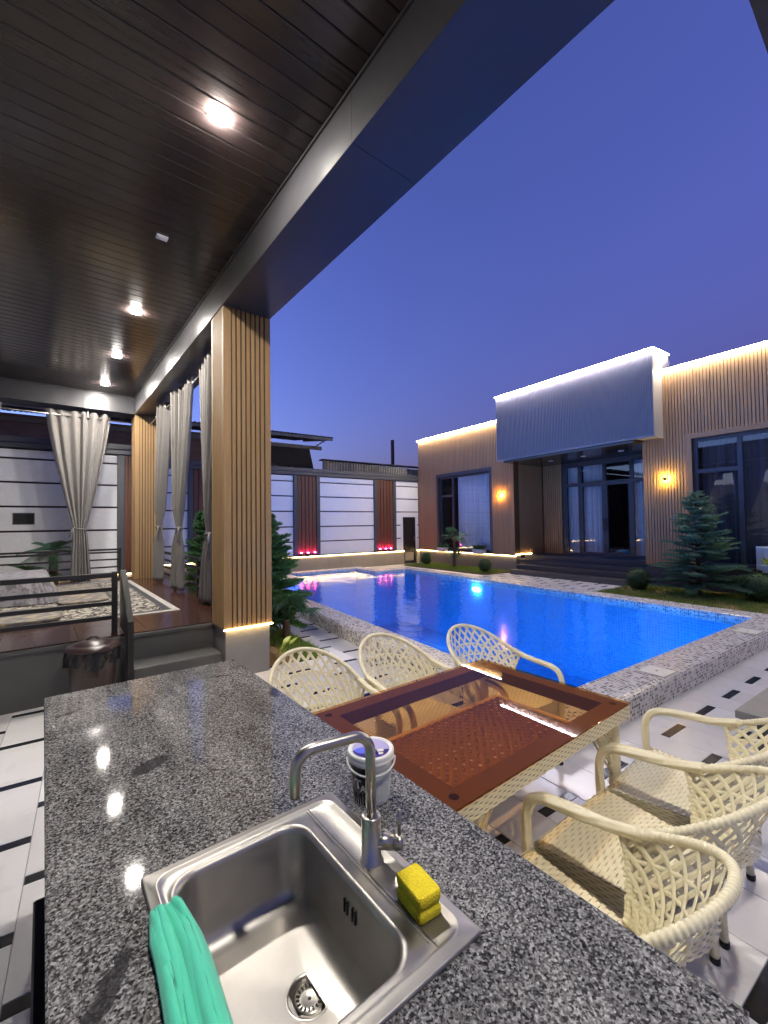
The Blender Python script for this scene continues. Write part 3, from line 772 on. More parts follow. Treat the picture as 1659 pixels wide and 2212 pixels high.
# ------------------------------------------------------------------ neighbours beyond the wall
sh = thing('old_shed', 'old brick shed with black felt end and overhanging corrugated roof beyond the wall', 'shed', (1, 16.5, 0), FY)
MB().box(-9, 4.6, 16.0, 19, 0, 4.95).build('brick_wall', MT['brick'], sh)
MB().prism([(4.6, 0), (7.62, 0), (7.55, 4.0), (7.38, 4.75), (4.6, 4.75)], 16.02, 18.9, 'y').build('felt_wall', MT['tar'], sh)
def cor(x0, x1, y0, y1, z0, z1, pitch=.15, amp=.02, axis='x'):
    n = int((x1 - x0) / pitch * 6)
    return MB().grid(lambda u, v: (x0 + (x1-x0)*u, y0 + (y1-y0)*v, z0 + (z1-z0)*v + amp*math.sin(2*math.pi*u*(x1-x0)/pitch)), n, 2)
rf = cor(-9.4, 8.15, 15.35, 19.4, 5.16, 5.75).build('corrugated_roof', MT['tar'], sh)
rf.modifiers.new('s', 'SOLIDIFY').thickness = .015
for i in range(18):
    x = -9.2 + i * 1.01
    MB().add([(x,15.4,5.03),(x+.07,15.4,5.03),(x+.07,18,5.42),(x,18,5.42),(x,15.4,5.13),(x+.07,15.4,5.13),(x+.07,18,5.52),(x,18,5.52)], [(3,2,1,0),(4,5,6,7),(0,1,5,4),(1,2,6,5),(2,3,7,6),(3,0,4,7)]).build('rafter', MT['oldwood'], sh)
MB().box(-9.4, 8.1, 15.37, 15.40, 5.02, 5.13).build('eave_board', MT['oldwood'], sh)
MB().box(-9.4, 7.9, 15.95, 16.03, 4.72, 4.86).build('wall_plate', MT['oldwood'], sh)
MB().add([(7.42,15.9,4.74),(7.50,15.9,4.74),(8.02,15.6,5.12),(7.94,15.6,5.12),(7.42,16.0,4.74),(7.50,16.0,4.74),(8.02,15.7,5.12),(7.94,15.7,5.12)], [(0,1,2,3),(7,6,5,4),(0,4,5,1),(1,5,6,2),(2,6,7,3),(3,7,4,0)]).build('brace', MT['oldwood'], sh)
MB().tube([(5.75, 15.98, 3.6), (5.70, 15.98, 4.2), (5.74, 15.98, 4.75)], .03, 6).build('pole', MT['oldwood'], sh)
rb = MB(); rg = random.Random(4)
for i in range(60):
    x = 4.8 + rg.random()*2.6; z = 3.70 + rg.random()*.35*(1 - abs(x-6.2)/2); a = rg.random()*3; l = .06 + rg.random()*.12
    rb.tube([(x, 15.9, z), (x + l*math.cos(a), 15.93, z + l*math.sin(a)*.5)], [.02, .008], 5)
rb.build('stacked_brushwood', MT['oldwood'], sh)['kind'] = 'stuff'
fe = thing('corrugated_fence', 'weathered grey corrugated sheet fence showing above the white wall', 'fence', (10.3, 15.2, 0), FY)
xs = 7.55; i = 0
while xs < 13.6:
    w = .62 + .1*rnd.random(); tz = 4.19 - .014*i
    s_ = MB().grid(lambda u, v: (xs + w*u, 15.2 + .018*math.sin(2*math.pi*u*w/.125) + .01*(i % 2), .3 + (tz - .3)*v + .0*u), 30, 1).build('sheet', MT['corr'], fe)
    s_.modifiers.new('s', 'SOLIDIFY').thickness = .006
    xs += w - .04; i += 1
MB().box(7.5, 13.7, 15.10, 15.42, 4.185, 4.225).build('ridge_cap', MT['tar'], fe)
ch = thing('chimney_pipe', 'rusty upright chimney pipe beyond the corrugated fence', 'chimney', (12.23, 17, 0), FY)
MB().lathe((12.23, 17, 0), [(.085, 0), (.085, 5.74)], 16, True, False).build('pipe', MT['rust'], ch, smooth=True)
MB().lathe((12.23, 17, 5.70), [(.09, 0), (.09, .03), (.075, .03), (.075, 0)], 16, False, False).build('rim', MT['rust'], ch, smooth=True)

# ================================================================== HOUSE (yard frame)
HX = 11.68
hs = thing('house', 'flat roofed modern house with fluted brown wings, grey fascia and glowing roof edges', 'house', (13.5, 7, 0), FY)
LW0, LW1, RW1, RW0 = 9.38, 14.38, 5.30, -3.0
ZLW, ZRW = 5.18, 5.34
# plinths
MB().box(HX + .06, HX + .3, LW0, LW1, 0, .545).build('plinth', MT['greystone'], hs)
MB().box(HX + .06, HX + .3, RW0, RW1, 0, .545).build('plinth', MT['darkstone'], hs)
# walls as boxes round the window openings
LWIN = (10.42, 13.12, .60, 3.50); RWIN = (-1.2, 4.22, .60, 3.56)
def wing(y0, y1, zt, win):
    a, b, c, d = win
    m = MB().box(HX + .03, HX + .28, y0, a, .547, zt).box(HX + .03, HX + .28, b, y1, .547, zt).box(HX + .03, HX + .28, a, b, d, zt)
    if c > .56: m.box(HX + .03, HX + .28, a, b, .547, c)
    m.build('wall', MT['brown_backing'], hs)
wing(LW0, LW1, ZLW, LWIN); wing(RW0, RW1, ZRW, RWIN)
# rear mass and roof
MB().box(HX + .28, 17, RW0, RW1 - .25, ZRW - .5, ZRW - .3).box(HX + .28, 17, LW0 + .25, LW1, ZLW - .5, ZLW - .3).box(11.25, 17, RW1, LW0, 3.66, 3.80).build('roof_slab', MT['backing'], hs)
MB().box(16.9, 17, RW0, LW1, 0, 5.0).box(HX + .28, 17, LW1 - .1, LW1, 0, 5).box(HX + .28, 17, RW0, RW0 + .1, 0, 5).build('rear_wall', MT['backing'], hs)
MB().box(HX + .3, 16.9, LW0 + .3, LW1 - .1, .50, .55).box(HX + .3, 16.9, RW0 + .1, RW1 - .3, .50, .55).build('interior_floor', MT['browntile'], hs)
def slats(y0, y1, z0, z1, pitch=.066, w=.050):
    s0 = None; n = int((y1 - y0) / pitch + 1e-6); p = (y1 - y0) / n
    for i in range(n):
        a = y0 + p*i + (p - w)/2
        if s0 is None: s0 = MB().cbox(HX, HX + .029, a, a + w, z0, z1, .004).build('slat', MT['slat_brown'], hs); a0 = a
        else: piece(s0, (0, a - a0, 0), hs)
slats(13.22, LW1, .55, ZLW); slats(10.32, 13.22, 3.60, ZLW); slats(LW0 + .03, 10.32, .55, ZLW)
slats(4.34, RW1 - .03, .55, ZRW); slats(1.3, 4.34, 3.68, ZRW)
MB().box(HX + .002, HX + .027, RW0, 1.3, 3.68, ZRW).build('plain_cladding', MT['slat_brown'], hs)
for (y, zt) in ((LW0, ZLW), (RW1 - .03, ZRW)): MB().cbox(HX - .004, HX + .03, y, y + .03, .55, 3.66, .004).build('corner_trim', MT['slat_brown'], hs)
MB().box(HX - .012, HX + .30, LW0, LW1, ZLW, ZLW + .03).build('parapet_cap', MT['frame_grey'], hs)
MB().box(HX - .012, HX + .30, RW0, RW1, ZRW, ZRW + .03).build('parapet_cap', MT['frame_grey'], hs)
# glowing strips
MB().box(HX - .045, HX - .014, 9.66, LW1 + .02, ZLW - .004, ZLW + .016).build('roof_light_strip', E_CREAM, hs)
MB().box(HX - .045, HX - .014, RW0, 4.80, ZRW - .004, ZRW + .016).build('roof_light_strip', E_CREAM, hs)
MB().box(HX + .030, HX + .052, LW0 - .02, LW1, .530, .544).build('base_light_strip', E_WARM, hs)
MB().box(HX - .002, HX + .058, LW0, LW1, .5455, .549).build('strip_lip', MT['slat_brown'], hs)
# fascia box
FX, FY0, FY1, FZ0, FZ1 = 11.20, 4.80, 9.65, 3.67, 5.80
MB().box(FX + .03, HX + .5, FY0 + .03, FY1 - .005, FZ0 + .03, FZ1 - .005).build('fascia_core', MT['slat_grey'], hs)
fs = MB(); n = 97; p = (FY1 - FY0) / n
for i in range(n): fs.cbox(FX, FX + .03, FY0 + p*i + .006, FY0 + p*(i+1) - .006, FZ0 + .05, FZ1, .004)
m = 9; p = (HX - FX - .03) / m
for i in range(m): fs.cbox(FX + .03 + p*i + .006, FX + .03 + p*(i+1) - .006, FY0, FY0 + .03, FZ0 + .05, FZ1, .004)
fs.build('fascia_ribs', MT['slat_grey'], hs)['kind'] = 'stuff'
MB().cbox(FX - .012, FX + .03, FY0 - .012, FY1, FZ0, FZ0 + .05, .004).cbox(FX + .031, HX, FY0 - .012, FY0 + .03, FZ0, FZ0 + .05, .004).build('fascia_trim', MT['slat_grey'], hs)
MB().box(FX - .045, FX - .014, FY0 - .045, FY1, FZ1 - .002, FZ1 + .018).box(FX - .013, HX + .35, FY0 - .045, FY0 - .014, FZ1 - .002, FZ1 + .018).build('roof_light_strip', E_COOL, hs)
MB().box(FX - .012, HX + .5, FY0 - .012, FY1, FZ1, FZ1 + .028).build('parapet_cap', MT['frame_grey'], hs)
MB().box(FX + .02, 13.3, RW1, LW0, 3.60, 3.655).build('porch_ceiling', MT['board'], hs)
# recess
RX = 13.3
rs = MB()
for i in range(20):
    a = HX + .285 + i * .08
    if a + .06 < RX: rs.cbox(a, a + .056, LW0 - .001, LW0 + .028, .57, 3.60, .003)
rs.build('recess_ribs', MT['slat_brown'], hs)['kind'] = 'stuff'
MB().box(HX + .28, RX + .1, LW0 + .03, LW0 + .25, .55, 3.66).build('recess_wall', MT['brown_backing'], hs)
MB().box(HX + .28, RX + .1, RW1 - .25, RW1, .55, 3.66).build('recess_wall', MT['brown_backing'], hs)
s0 = None
for i in range(9):
    a = 8.66 + i*.08
    s_ = MB().cbox(RX - .03, RX, a, a + .056, .57, 3.60, .003)
    s_.build('slat', MT['slat_brown'], hs)
MB().box(RX, RX + .1, 8.64, LW0 + .03, .55, 3.60).build('recess_wall', MT['brown_backing'], hs)
# porch steps
for i, (xf, z) in enumerate(((11.20, .145), (11.53, .29), (11.86, .43), (12.19, .57))):
    MB().cbox(xf, RX + .1 if i == 3 else xf + .40, RW1 + .002 if i > 1 else RW1 - .0, (9.20 if i < 2 else LW0 - .004), (0 if i < 1 else z - .145), z, .006).build('step', MT['darkstone'], hs)
MB().box(12.0, RX, RW1 + .01, LW0 - .01, 0, .42).build('step_core', MT['darkstone'], hs)
MB().box(HX + .05, 12.55, LW0 - .022, LW0 - .004, .572, .586).build('base_light_strip', E_WARM, hs)
# porch downlights (unlit)
for i, y in enumerate((8.3, 7.2, 6.1)):
    MB().lathe((12.2, y, 3.585), [(.07, 0), (.075, .006), (.075, .0145)], 20).build('downlight', MT['white_plastic'], hs, smooth=True)

def frame(parent, X, y0, y1, z0, z1, w, d=.07, mat='frame_grey', name='frame'):
    m = MB().box(X, X + d, y0, y0 + w, z0, z1).box(X, X + d, y1 - w, y1, z0, z1).box(X, X + d, y0 + w, y1 - w, z0, z0 + w).box(X, X + d, y0 + w, y1 - w, z1 - w, z1)
    return m.build(name, MT[mat], parent)
def win_obj(par, X, y0, y1, z0, z1):
    w = MB().box(X + .03, X + .036, y0, y1, z0, z1).build('pane', MT['pane'], par); return w
def drape(parent, X, y0, y1, z0, z1, mat, seed, pl=.16, name='inner_curtain'):
    rg = random.Random(seed); n = max(2, int((y1 - y0) / pl)); ph = rg.random()*6
    MB().grid(lambda u, v: (X + .035*math.sin(2*math.pi*n*u + ph + .6*math.sin(4*u)) + .012*math.sin(5.1*math.pi*n*u), y0 + (y1-y0)*u, z0 + (z1-z0)*v), n*12, 3).build(name, MT[mat], parent, smooth=True)
# left wing window
lwn = MB().box(HX - .012, HX + .028, 10.30, 10.42, .552, 3.62).box(HX - .012, HX + .028, 13.12, 13.23, .552, 3.62).box(HX - .012, HX + .028, 10.42, 13.12, 3.50, 3.62).build('window', MT['frame_grey'], hs)
frame(lwn, HX + .12, 10.42, 13.12, .60, 3.50, .07)
MB().box(HX + .12, HX + .19, 12.36, 12.44, .67, 3.43).box(HX + .12, HX + .19, 12.44, 13.05, 2.70, 2.78).build('mullion', MT['frame_grey'], lwn)
win_obj(lwn, HX + .12, 10.49, 12.36, .67, 3.43); win_obj(lwn, HX + .12, 12.44, 13.05, .67, 2.70); win_obj(lwn, HX + .12, 12.44, 13.05, 2.78, 3.43)
MB().box(HX + .02, HX + .12, 10.42, 13.12, .585, .60).build('sill', MT['tan'], lwn)
drape(lwn, HX + .26, 10.45, 12.25, .58, 3.5, 'sheer', 3, .13)
# right wing window
rwn = MB().box(HX - .014, HX + .028, 4.22, 4.34, .552, 3.68).box(HX - .014, HX + .028, -1.2, 4.22, 3.56, 3.68).build('window', MT['slat_brown'], hs)
frame(rwn, HX + .10, -1.2, 4.22, .60, 3.56, .08)
MB().box(HX + .10, HX + .17, 3.30, 3.39, .68, 3.48).box(HX + .10, HX + .17, 3.39, 4.14, 2.74, 2.83).build('mullion', MT['frame_grey'], rwn)
MB().box(HX + .10, HX + .17, 1.2, 1.29, .68, 3.48).build('mullion', MT['frame_grey'], rwn)
win_obj(rwn, HX + .10, 1.29, 3.30, .68, 3.48); win_obj(rwn, HX + .10, -1.12, 1.2, .68, 3.48); win_obj(rwn, HX + .10, 3.39, 4.14, .68, 2.74); win_obj(rwn, HX + .10, 3.39, 4.14, 2.83, 3.48)
drape(rwn, HX + .28, -1.1, 4.1, .58, 3.5, 'darkdrape', 5, .22)
MB().box(HX + .0, HX + .10, -1.2, 4.22, .585, .60).build('sill', MT['darkstone'], rwn)
# glazed entrance
ent = MB().box(RX + .0, RX + .09, 8.52, 8.62, .572, 3.60).box(RX, RX + .09, 5.31, 8.52, 3.50, 3.60).build('entrance', MT['frame_grey'], hs)
ys = [8.52, 8.02, 7.20, 6.38, 5.31]
for k in range(4):
    b, a = ys[k], ys[k + 1]
    dn = 'door_leaf' if k in (1, 2) else 'side_light'
    lf = frame(ent, RX + .01, a + .003, b - .003, .574, 2.86, .09 if k in (1, 2) else .05, .07, 'frame_grey', dn)
    i = .09 if k in (1, 2) else .05
    MB().box(RX + .04, RX + .046, a + i, b - i, .574 + i, 2.86 - i).build('pane', MT['pane'], lf)
    if k in (1, 2): MB().tube([(RX - .03, (a if k == 1 else b) + (.05 if k == 1 else -.05), 1.35 + .4*q) for q in (0, 1)], .012, 8).build('handle', MT['black_metal'], lf, smooth=True)
    tl = frame(ent, RX + .01, a + .003, b - .003, 2.863, 3.498, .05, .07, 'frame_grey', 'transom')
    MB().box(RX + .04, RX + .046, a + .05, b - .05, 2.913, 3.448).build('pane', MT['pane'], tl)
drape(ent, RX + .2, 8.05, 8.6, .58, 3.5, 'sheer', 9, .12); drape(ent, RX + .2, 7.30, 7.98, .58, 3.5, 'sheer', 10, .12)
drape(ent, RX + .2, 5.35, 6.4, .58, 3.5, 'sheer', 11, .12)
MB().box(RX + .1, 16.9, RW1, LW0, .50, .565).build('interior_floor', MT['browntile'], hs)
MB().box(RX + .1, 16.9, LW0, LW0 + .1, .5, 3.7).box(RX + .1, 16.9, RW1 - .1, RW1, .5, 3.7).build('interior_wall', MT['backing'], hs)

# wall lamps
def wall_lamp(y, z, em, label):
    t = thing('wall_lamp', label, 'lamp', (HX - .05, y, z), FY, group='glowing wall lamps on the house')
    MB().cbox(HX - .018, HX - .001, y - .03, y + .03, z - .03, z + .03, .004).build('back_plate', MT['black_metal'], t)
    MB().cbox(HX - .045, HX - .0185, y - .028, y + .028, z - .028, z + .028, .004).build('glow_core', em, t)
    MB().cbox(HX - .085, HX - .0455, y - .04, y + .04, z - .04, z + .04, .006).build('cap', MT['black_metal'], t)
    for (a, b) in ((.055, .0), (-.055, 0), (0, .055), (0, -.055)):
        MB().cbox(HX - .075, HX - .05, y + a - .008, y + a + .008, z + b - .008, z + b + .008, .002).build('fin', MT['black_metal'], t)
wall_lamp(9.91, 2.59, E_AMBER, 'amber wall lamp glowing on the left wing beside the entrance')
wall_lamp(4.77, 2.66, E_YEL, 'yellow wall lamp glowing on the right wing above the spruce')
wp = thing('ribbed_panel', 'white ribbed panel below the right window, behind the spruce', 'panel', (HX - .06, 1.7, .56), FY)
for i in range(26):
    MB().cbox(HX - .075, HX - .045, .35 + i*.105, .35 + i*.105 + .09, .58, 1.06, .008).build('rib', MT['white_plastic'], wp)
MB().box(HX - .045, HX - .016, .34, 3.09, .57, 1.075).build('back_plate', MT['white_plastic'], wp)

# ================================================================== POOL (yard frame)
ZK = .20
def inner(y, side): return (3.26 + .062*(y - 2.23)) if side == 0 else (8.10 + .045*(y - 2.23))
YN, YF, YB, BX0, BX1 = 2.23, 11.2, 12.45, 4.95, 7.35
inn = [(inner(YN,0), YN), (inner(YN,1), YN), (inner(YF,1), YF), (BX1, YF), (BX1 + .02, YB), (BX0, YB), (BX0, YF), (inner(YF,0), YF)]
cw = .42
out = [(inner(YN,0) - cw, YN - cw + .02), (inner(YN,1) + cw + .06, YN - cw + .02), (inner(YF,1) + cw, YF + cw), (BX1 + cw, YF + cw), (BX1 + cw, YB + cw), (BX0 - cw, YB + cw), (BX0 - cw, YF + cw), (inner(YF,0) - cw, YF + cw)]
pool = thing('swimming_pool', 'swimming pool with raised mosaic coping and glowing blue basin', 'pool', (5.8, 7, 0), FY)
def strip_mesh(loopA, za, loopB, zb):
    m = MB(); n = len(loopA)
    m.add([(x, y, za) for x, y in loopA] + [(x, y, zb) for x, y in loopB], [(i, (i+1)%n, n+(i+1)%n, n+i) for i in range(n)]); return m
def insetl(loop, ref, d):      # move each vertex of loop toward ref by d along both axes
    return [(x + math.copysign(min(d, abs(rx - x)), rx - x), y + math.copysign(min(d, abs(ry - y)), ry - y)) for (x, y), (rx, ry) in zip(loop, ref)]
ra = .05
prof = [(0, 0), (0, ZK - ra)] + [(ra*(1 - math.cos(R(a))), ZK - ra + ra*math.sin(R(a))) for a in (22, 45, 68, 90)]
cop = MB(); prev = None
loops = []
for d, z in prof: loops.append((insetl(out, inn, d), z))
loops.append((insetl(inn, out, .03), ZK)); loops.append((insetl(inn, out, .008), ZK - .01)); loops.append((inn, ZK - .03)); loops.append((inn, ZK - .15))
n = len(out); vs = []; fs_ = []
for (lp, z) in loops: vs += [(x, y, z) for x, y in lp]
for k in range(len(loops) - 1):
    for i in range(n): fs_.append((k*n+i, k*n+(i+1)%n, (k+1)*n+(i+1)%n, (k+1)*n+i))
cop.add(vs, fs_)
co = cop.build('coping', MT['mosaic'], pool)
ZW = .13
bs = strip_mesh(inn, ZK - .15, inn, -1.5).build('basin_wall', MT['basin'], pool)
bf = MB(); bf.add([(x, y, -1.5) for x, y in inn], [tuple(range(n))]); bf.build('basin_floor', MT['basin'], pool)
MB().cbox(inner(4.5,1) - .86, inner(4.5,1) - .80, YN - .02, 9.0, -1.499, -1.485, .004).build('floor_line', MT['white_plastic'], pool)
def pool_lamp(x, y, z, dx, dy):
    m = MB(); ring_ = []
    for k in range(20):
        a = 2*math.pi*k/20
        ring_.append((x + (0 if dx else .12*math.cos(a)), y + (.12*math.cos(a) if dx else 0), z + .05*math.sin(a)))
    m.add([(p[0], p[1], p[2]) for p in ring_] + [(p[0] + .03*dx, p[1] + .03*dy, p[2]) for p in ring_], [tuple(20 + i for i in range(20))] + [(i, (i+1)%20, 20+(i+1)%20, 20+i) for i in range(20)])
    m.build('pool_lamp', E_POOL, pool)
pool_lamp(inner(7.95,1) - .002, 7.95, -.08, -1, 0)
for y in (3.6, 5.8, 8.0, 10.2): pool_lamp(inner(y,0) + .002, y, -.45, 1, 0)
for x in (4.6, 6.6): pool_lamp(x, YN + .002, -.45, 0, 1)
# drain hatches on the coping
for (x, lab) in ((4.50, 'cream square hatch cover on the near pool coping beside the table'), (7.02, 'cream square hatch cover on the near pool coping close to the lawn corner')):
    t = thing('hatch_cover', lab, 'hatch cover', (x, 1.97, ZK + .001), FY, group='hatch covers on the coping')
    MB().cbox(x - .125, x + .125, 1.86, 2.09, ZK + .001, ZK + .012, .003).build('lid', MT['cream'], t)
    MB().cbox(x - .012, x + .012, 1.965, 1.985, ZK + .0122, ZK + .014, .001).build('finger_slot', MT['chromedark'], t)
def waterm():
    g = G('pool_water'); v = g.uv()
    n1 = g.noise(g.uv(scale=(1, 1, 1)), 2.2, 3, .5); n2 = g.noise(g.uv(scale=(1.6, 1, 1)), 9, 3, .55)
    h = g.math('ADD', g.math('MULTIPLY', n1, 1.0), g.math('MULTIPLY', n2, .22))
    nm = g.bump(h, .30, .035)
    fr = g.n('Fresnel', {'IOR': 1.33, 'Normal': nm}).outputs[0]
    tr = g.n('BsdfTransparent', {0: (.035,.29,.90,1)}).outputs[0]
    gl = g.n('BsdfGlossy', {0: (1,1,1,1), 'Roughness': .02, 'Normal': nm}).outputs[0]
    return g.surf(g.n('MixShader', {0: fr, 1: tr, 2: gl}).outputs[0])
wm = MB(); wi = insetl(inn, [(5.8, 7)]*n, .0015)
wm.add([(x, y, ZW) for x, y in wi], [tuple(range(n))])
tag(wm.build('pool_water', waterm(), fr=FY), kind='structure')
# floor drain
fd = thing('floor_drain', 'small grey drain grate in the white path left of the pool', 'drain', (2.86, 4.43, 0), FY)
MB().cbox(2.74, 2.98, 4.38, 4.48, .0005, .006, .002).build('grate', MT['steel2'], fd)
for k in range(8): MB().box(2.76 + k*.026, 2.772 + k*.026, 4.395, 4.465, .0062, .0075).build('slot', MT['chromedark'], fd)

# ================================================================== PLANTS
def needle_twig(V, F, p, d, L, r, rg, n=26):
    d = d.normalized(); a = d.orthogonal().normalized(); b = d.cross(a)
    for i in range(n):
        t = i / n; q = p + d * (L * t); an = i * 2.4 + rg.random(); rad = r * (1.05 - .55*t)
        o = (a*math.cos(an) + b*math.sin(an)); o.z = o.z*.7 + .12
        tip = q + o*rad + d*rad*.75; w = d.cross(o).normalized() * (rad*.20)
        k = len(V); V += [tuple(q - w), tuple(q + w), tuple(tip)]; F.append((k, k+1, k+2))
def conifer(label, x, y, z0, h, rad, nb, mat, seed, fr=FY, tw=.035, bare=.06):
    rg = random.Random(seed); t = thing('conifer_tree', label, 'tree', (x, y, z0), fr, group='conifers in the garden')
    MB().tube([(x, y, z0), (x + .02, y, z0 + h*.5), (x, y + .01, z0 + h*.9), (x - .02, y, z0 + h)], [.045*h/2, .03*h/2, .012, .005], 8).build('trunk', MT['bark'], t, smooth=True)
    V, F = [], []; br = MB(); c = Vector((x, y, z0))
    for i in range(nb):
        f = bare + (.97 - bare) * (i / nb); z = h * f
        an = i * 2.39996 + rg.uniform(-.6, .6); z += rg.uniform(-.04, .04)
        L = rad * (1 - f) ** .8 * rg.uniform(.52, 1.15) + .05
        if f < .12: L *= .85
        dv = Vector((math.cos(an), math.sin(an), .10 + .5*f + rg.uniform(-.22, .22)))
        p0 = c + Vector((0, 0, z)); pts = [p0]
        for s_ in range(1, 6):
            q = s_ / 5; pts.append(p0 + Vector((dv.x*L*q, dv.y*L*q, dv.z*L*q - .16*L*q*q + .05*L*q**3)))
        br.tube(pts, [.010, .008, .007, .006, .004, .002], 4)
        side = Vector((-dv.y, dv.x, 0)).normalized()
        m = max(3, int(L / .06))
        for j in range(m):
            q = .22 + .78 * (j + .5) / m; k = min(4, int(q*5)); pp = pts[k].lerp(pts[k+1], q*5 - k)
            tl = (.09 + .17*(1 - q)) * (.6 + .5*L) * rg.uniform(.8, 1.2)
            for sg in (-1, 1):
                td = (dv*.75 + side*sg*rg.uniform(.6, 1.0) + Vector((0,0,rg.uniform(-.05, .15)))).normalized()
                needle_twig(V, F, pp, td, tl, tw, rg, 22)
                if tl > .13: needle_twig(V, F, pp + td*tl*.55, (td + side*sg*.6).normalized(), tl*.5, tw, rg, 14)
        needle_twig(V, F, pts[3], (pts[5]-pts[3]), L*.4 + .05, tw, rg, 24)
    needle_twig(V, F, c + Vector((0,0,h*.86)), Vector((-.03,0,1)), h*.13, tw*.8, rg, 30)
    br.build('branches', MT['bark'], t)
    m = MB(); m.v = V; m.f = F; m.build('needles', MT[mat], t)
    return t
conifer('large blue green spruce in front of the right wing of the house', 10.80, 3.85, .02, 2.22, 1.0, 150, 'spruce', 3, tw=.042)
conifer('bushy dark green fir right behind the large slatted column', 2.30, 6.7, -.01, 1.85, .78, 170, 'spruce2', 5, tw=.062)
conifer('green fir seen behind the side railing between the curtains', 2.28, 10.9, -.04, 2.05, .62, 130, 'spruce2', 9, tw=.06)

def fan_leaf(mb, c, d, up_, size, rg, seg=17, spread=R(230)):
    d = d.normalized(); s_ = d.cross(up_).normalized(); n = s_.cross(d).normalized()
    for i in range(seg):
        a = -spread/2 + spread * i/(seg-1); L = size * (1 - .25*abs(a)/(spread/2)) * rg.uniform(.9, 1.05)
        dr = d*math.cos(a) + s_*math.sin(a); pw = dr.cross(n).normalized() * (size*.045)
        p = [c + dr*(L*q) + n*(.02*size*math.sin(3*q)) - Vector((0,0,1))*(size*.30*q*q*q) for q in (0.04, .4, .72, 1)]
        wd = (.5, 1.0, .75, .06); k = len(mb.v)
        for q, w in zip(p, wd): mb.v += [tuple(q - pw*w), tuple(q + n*(.012*size)*w), tuple(q + pw*w)]
        for j in range(3):
            mb.f += [(k+j*3, k+j*3+1, k+j*3+4, k+j*3+3), (k+j*3+1, k+j*3+2, k+j*3+5, k+j*3+4)]
def fan_palm(label, x, y, z0, trunk, nl, size, seed, lowfan=0, fr=FY):
    rg = random.Random(seed); t = thing('palm', label, 'palm', (x, y, z0), fr, group='palms in the garden')
    pr = [(.05*(1 + .12*(k % 2)) * (1.25 - .35*k/14), trunk*k/14) for k in range(15)]
    MB().lathe((x, y, z0), pr, 12).build('trunk', MT['bark'], t, smooth=True)
    lf = MB(); st_ = MB(); top = Vector((x, y, z0 + trunk))
    for i in range(nl):
        an = i*2.39996 + rg.uniform(-.2, .2); el = rg.uniform(-.35, 1.15) if i > 2 else 1.1
        base = top if i >= lowfan else Vector((x, y, z0 + trunk*rg.uniform(.15, .5)))
        d = Vector((math.cos(an)*math.cos(el), math.sin(an)*math.cos(el), math.sin(el)))
        pl = size * rg.uniform(.75, 1.15); hub = base + d*pl - Vector((0,0,.1*pl))
        st_.tube([base, base + d*pl*.5 + Vector((0,0,.03)), hub], [.010, .007, .005], 5)
        fan_leaf(lf, hub, (d + Vector((0,0,-.35))), Vector((0,0,1)), size*rg.uniform(.8, 1.1), rg)
    st_.build('leaf_stalks', MT['palm'], t, smooth=True); lf.build('leaves', MT['palm'], t)
    return t
def feather_palm(label, x, y, z0, trunk, nl, size, seed, fr=FY):
    rg = random.Random(seed); t = thing('palm', label, 'palm', (x, y, z0), fr, group='palms in the garden')
    pr = [(.075*(1 + .15*(k % 2)), trunk*k/16) for k in range(17)]
    MB().lathe((x, y, z0), pr, 12).build('trunk', MT['bark'], t, smooth=True)
    lf = MB(); top = Vector((x, y, z0 + trunk))
    for i in range(nl):
        an = i*2.39996; el = rg.uniform(-.1, 1.1)
        d = Vector((math.cos(an)*math.cos(el), math.sin(an)*math.cos(el), math.sin(el))); L = size*rg.uniform(.8, 1.15)
        P = [top + d*(L*q) - Vector((0,0,.42*L*q*q)) for q in [k/14 for k in range(15)]]
        lf.tube(P, [.008*(1 - .8*k/14) for k in range(15)], 4)
        for k in range(2, 14):
            tg = (P[k+1] - P[k-1]).normalized(); sd = tg.cross(Vector((0,0,1))).normalized(); l = .20*size/.6*math.sin(math.pi*(k+1)/16)
            for sg in (-1, 1):
                for e in (0, .5):
                    b = P[k].lerp(P[k+1], e); tip = b + (sd*sg + tg*.7).normalized()*l - Vector((0,0,.3*l)); w = tg*.009; q = len(lf.v)
                    lf.v += [tuple(b - w), tuple(b + w), tuple(b.lerp(tip,.6) + w*.8), tuple(tip), tuple(b.lerp(tip,.6) - w*.8)]; lf.f.append((q, q+1, q+2, q+3, q+4))
    lf.build('leaves', MT['palm'], t); return t
fan_palm('slim palm on the lawn before the left window of the house', 11.1, 11.64, .03, 1.12, 15, .34, 4, 5)
fan_palm('low fan palm spreading over the path beside the large slatted column', 2.40, 6.05, -.02, .30, 9, .34, 8)
feather_palm('feathery palm between the terrace railing and the white wall', -.60, 11.62, 0, 1.18, 15, .62, 6)
feather_palm('shorter feathery palm just left of the taller palm by the white wall', -.98, 11.75, 0, .72, 12, .55, 16)

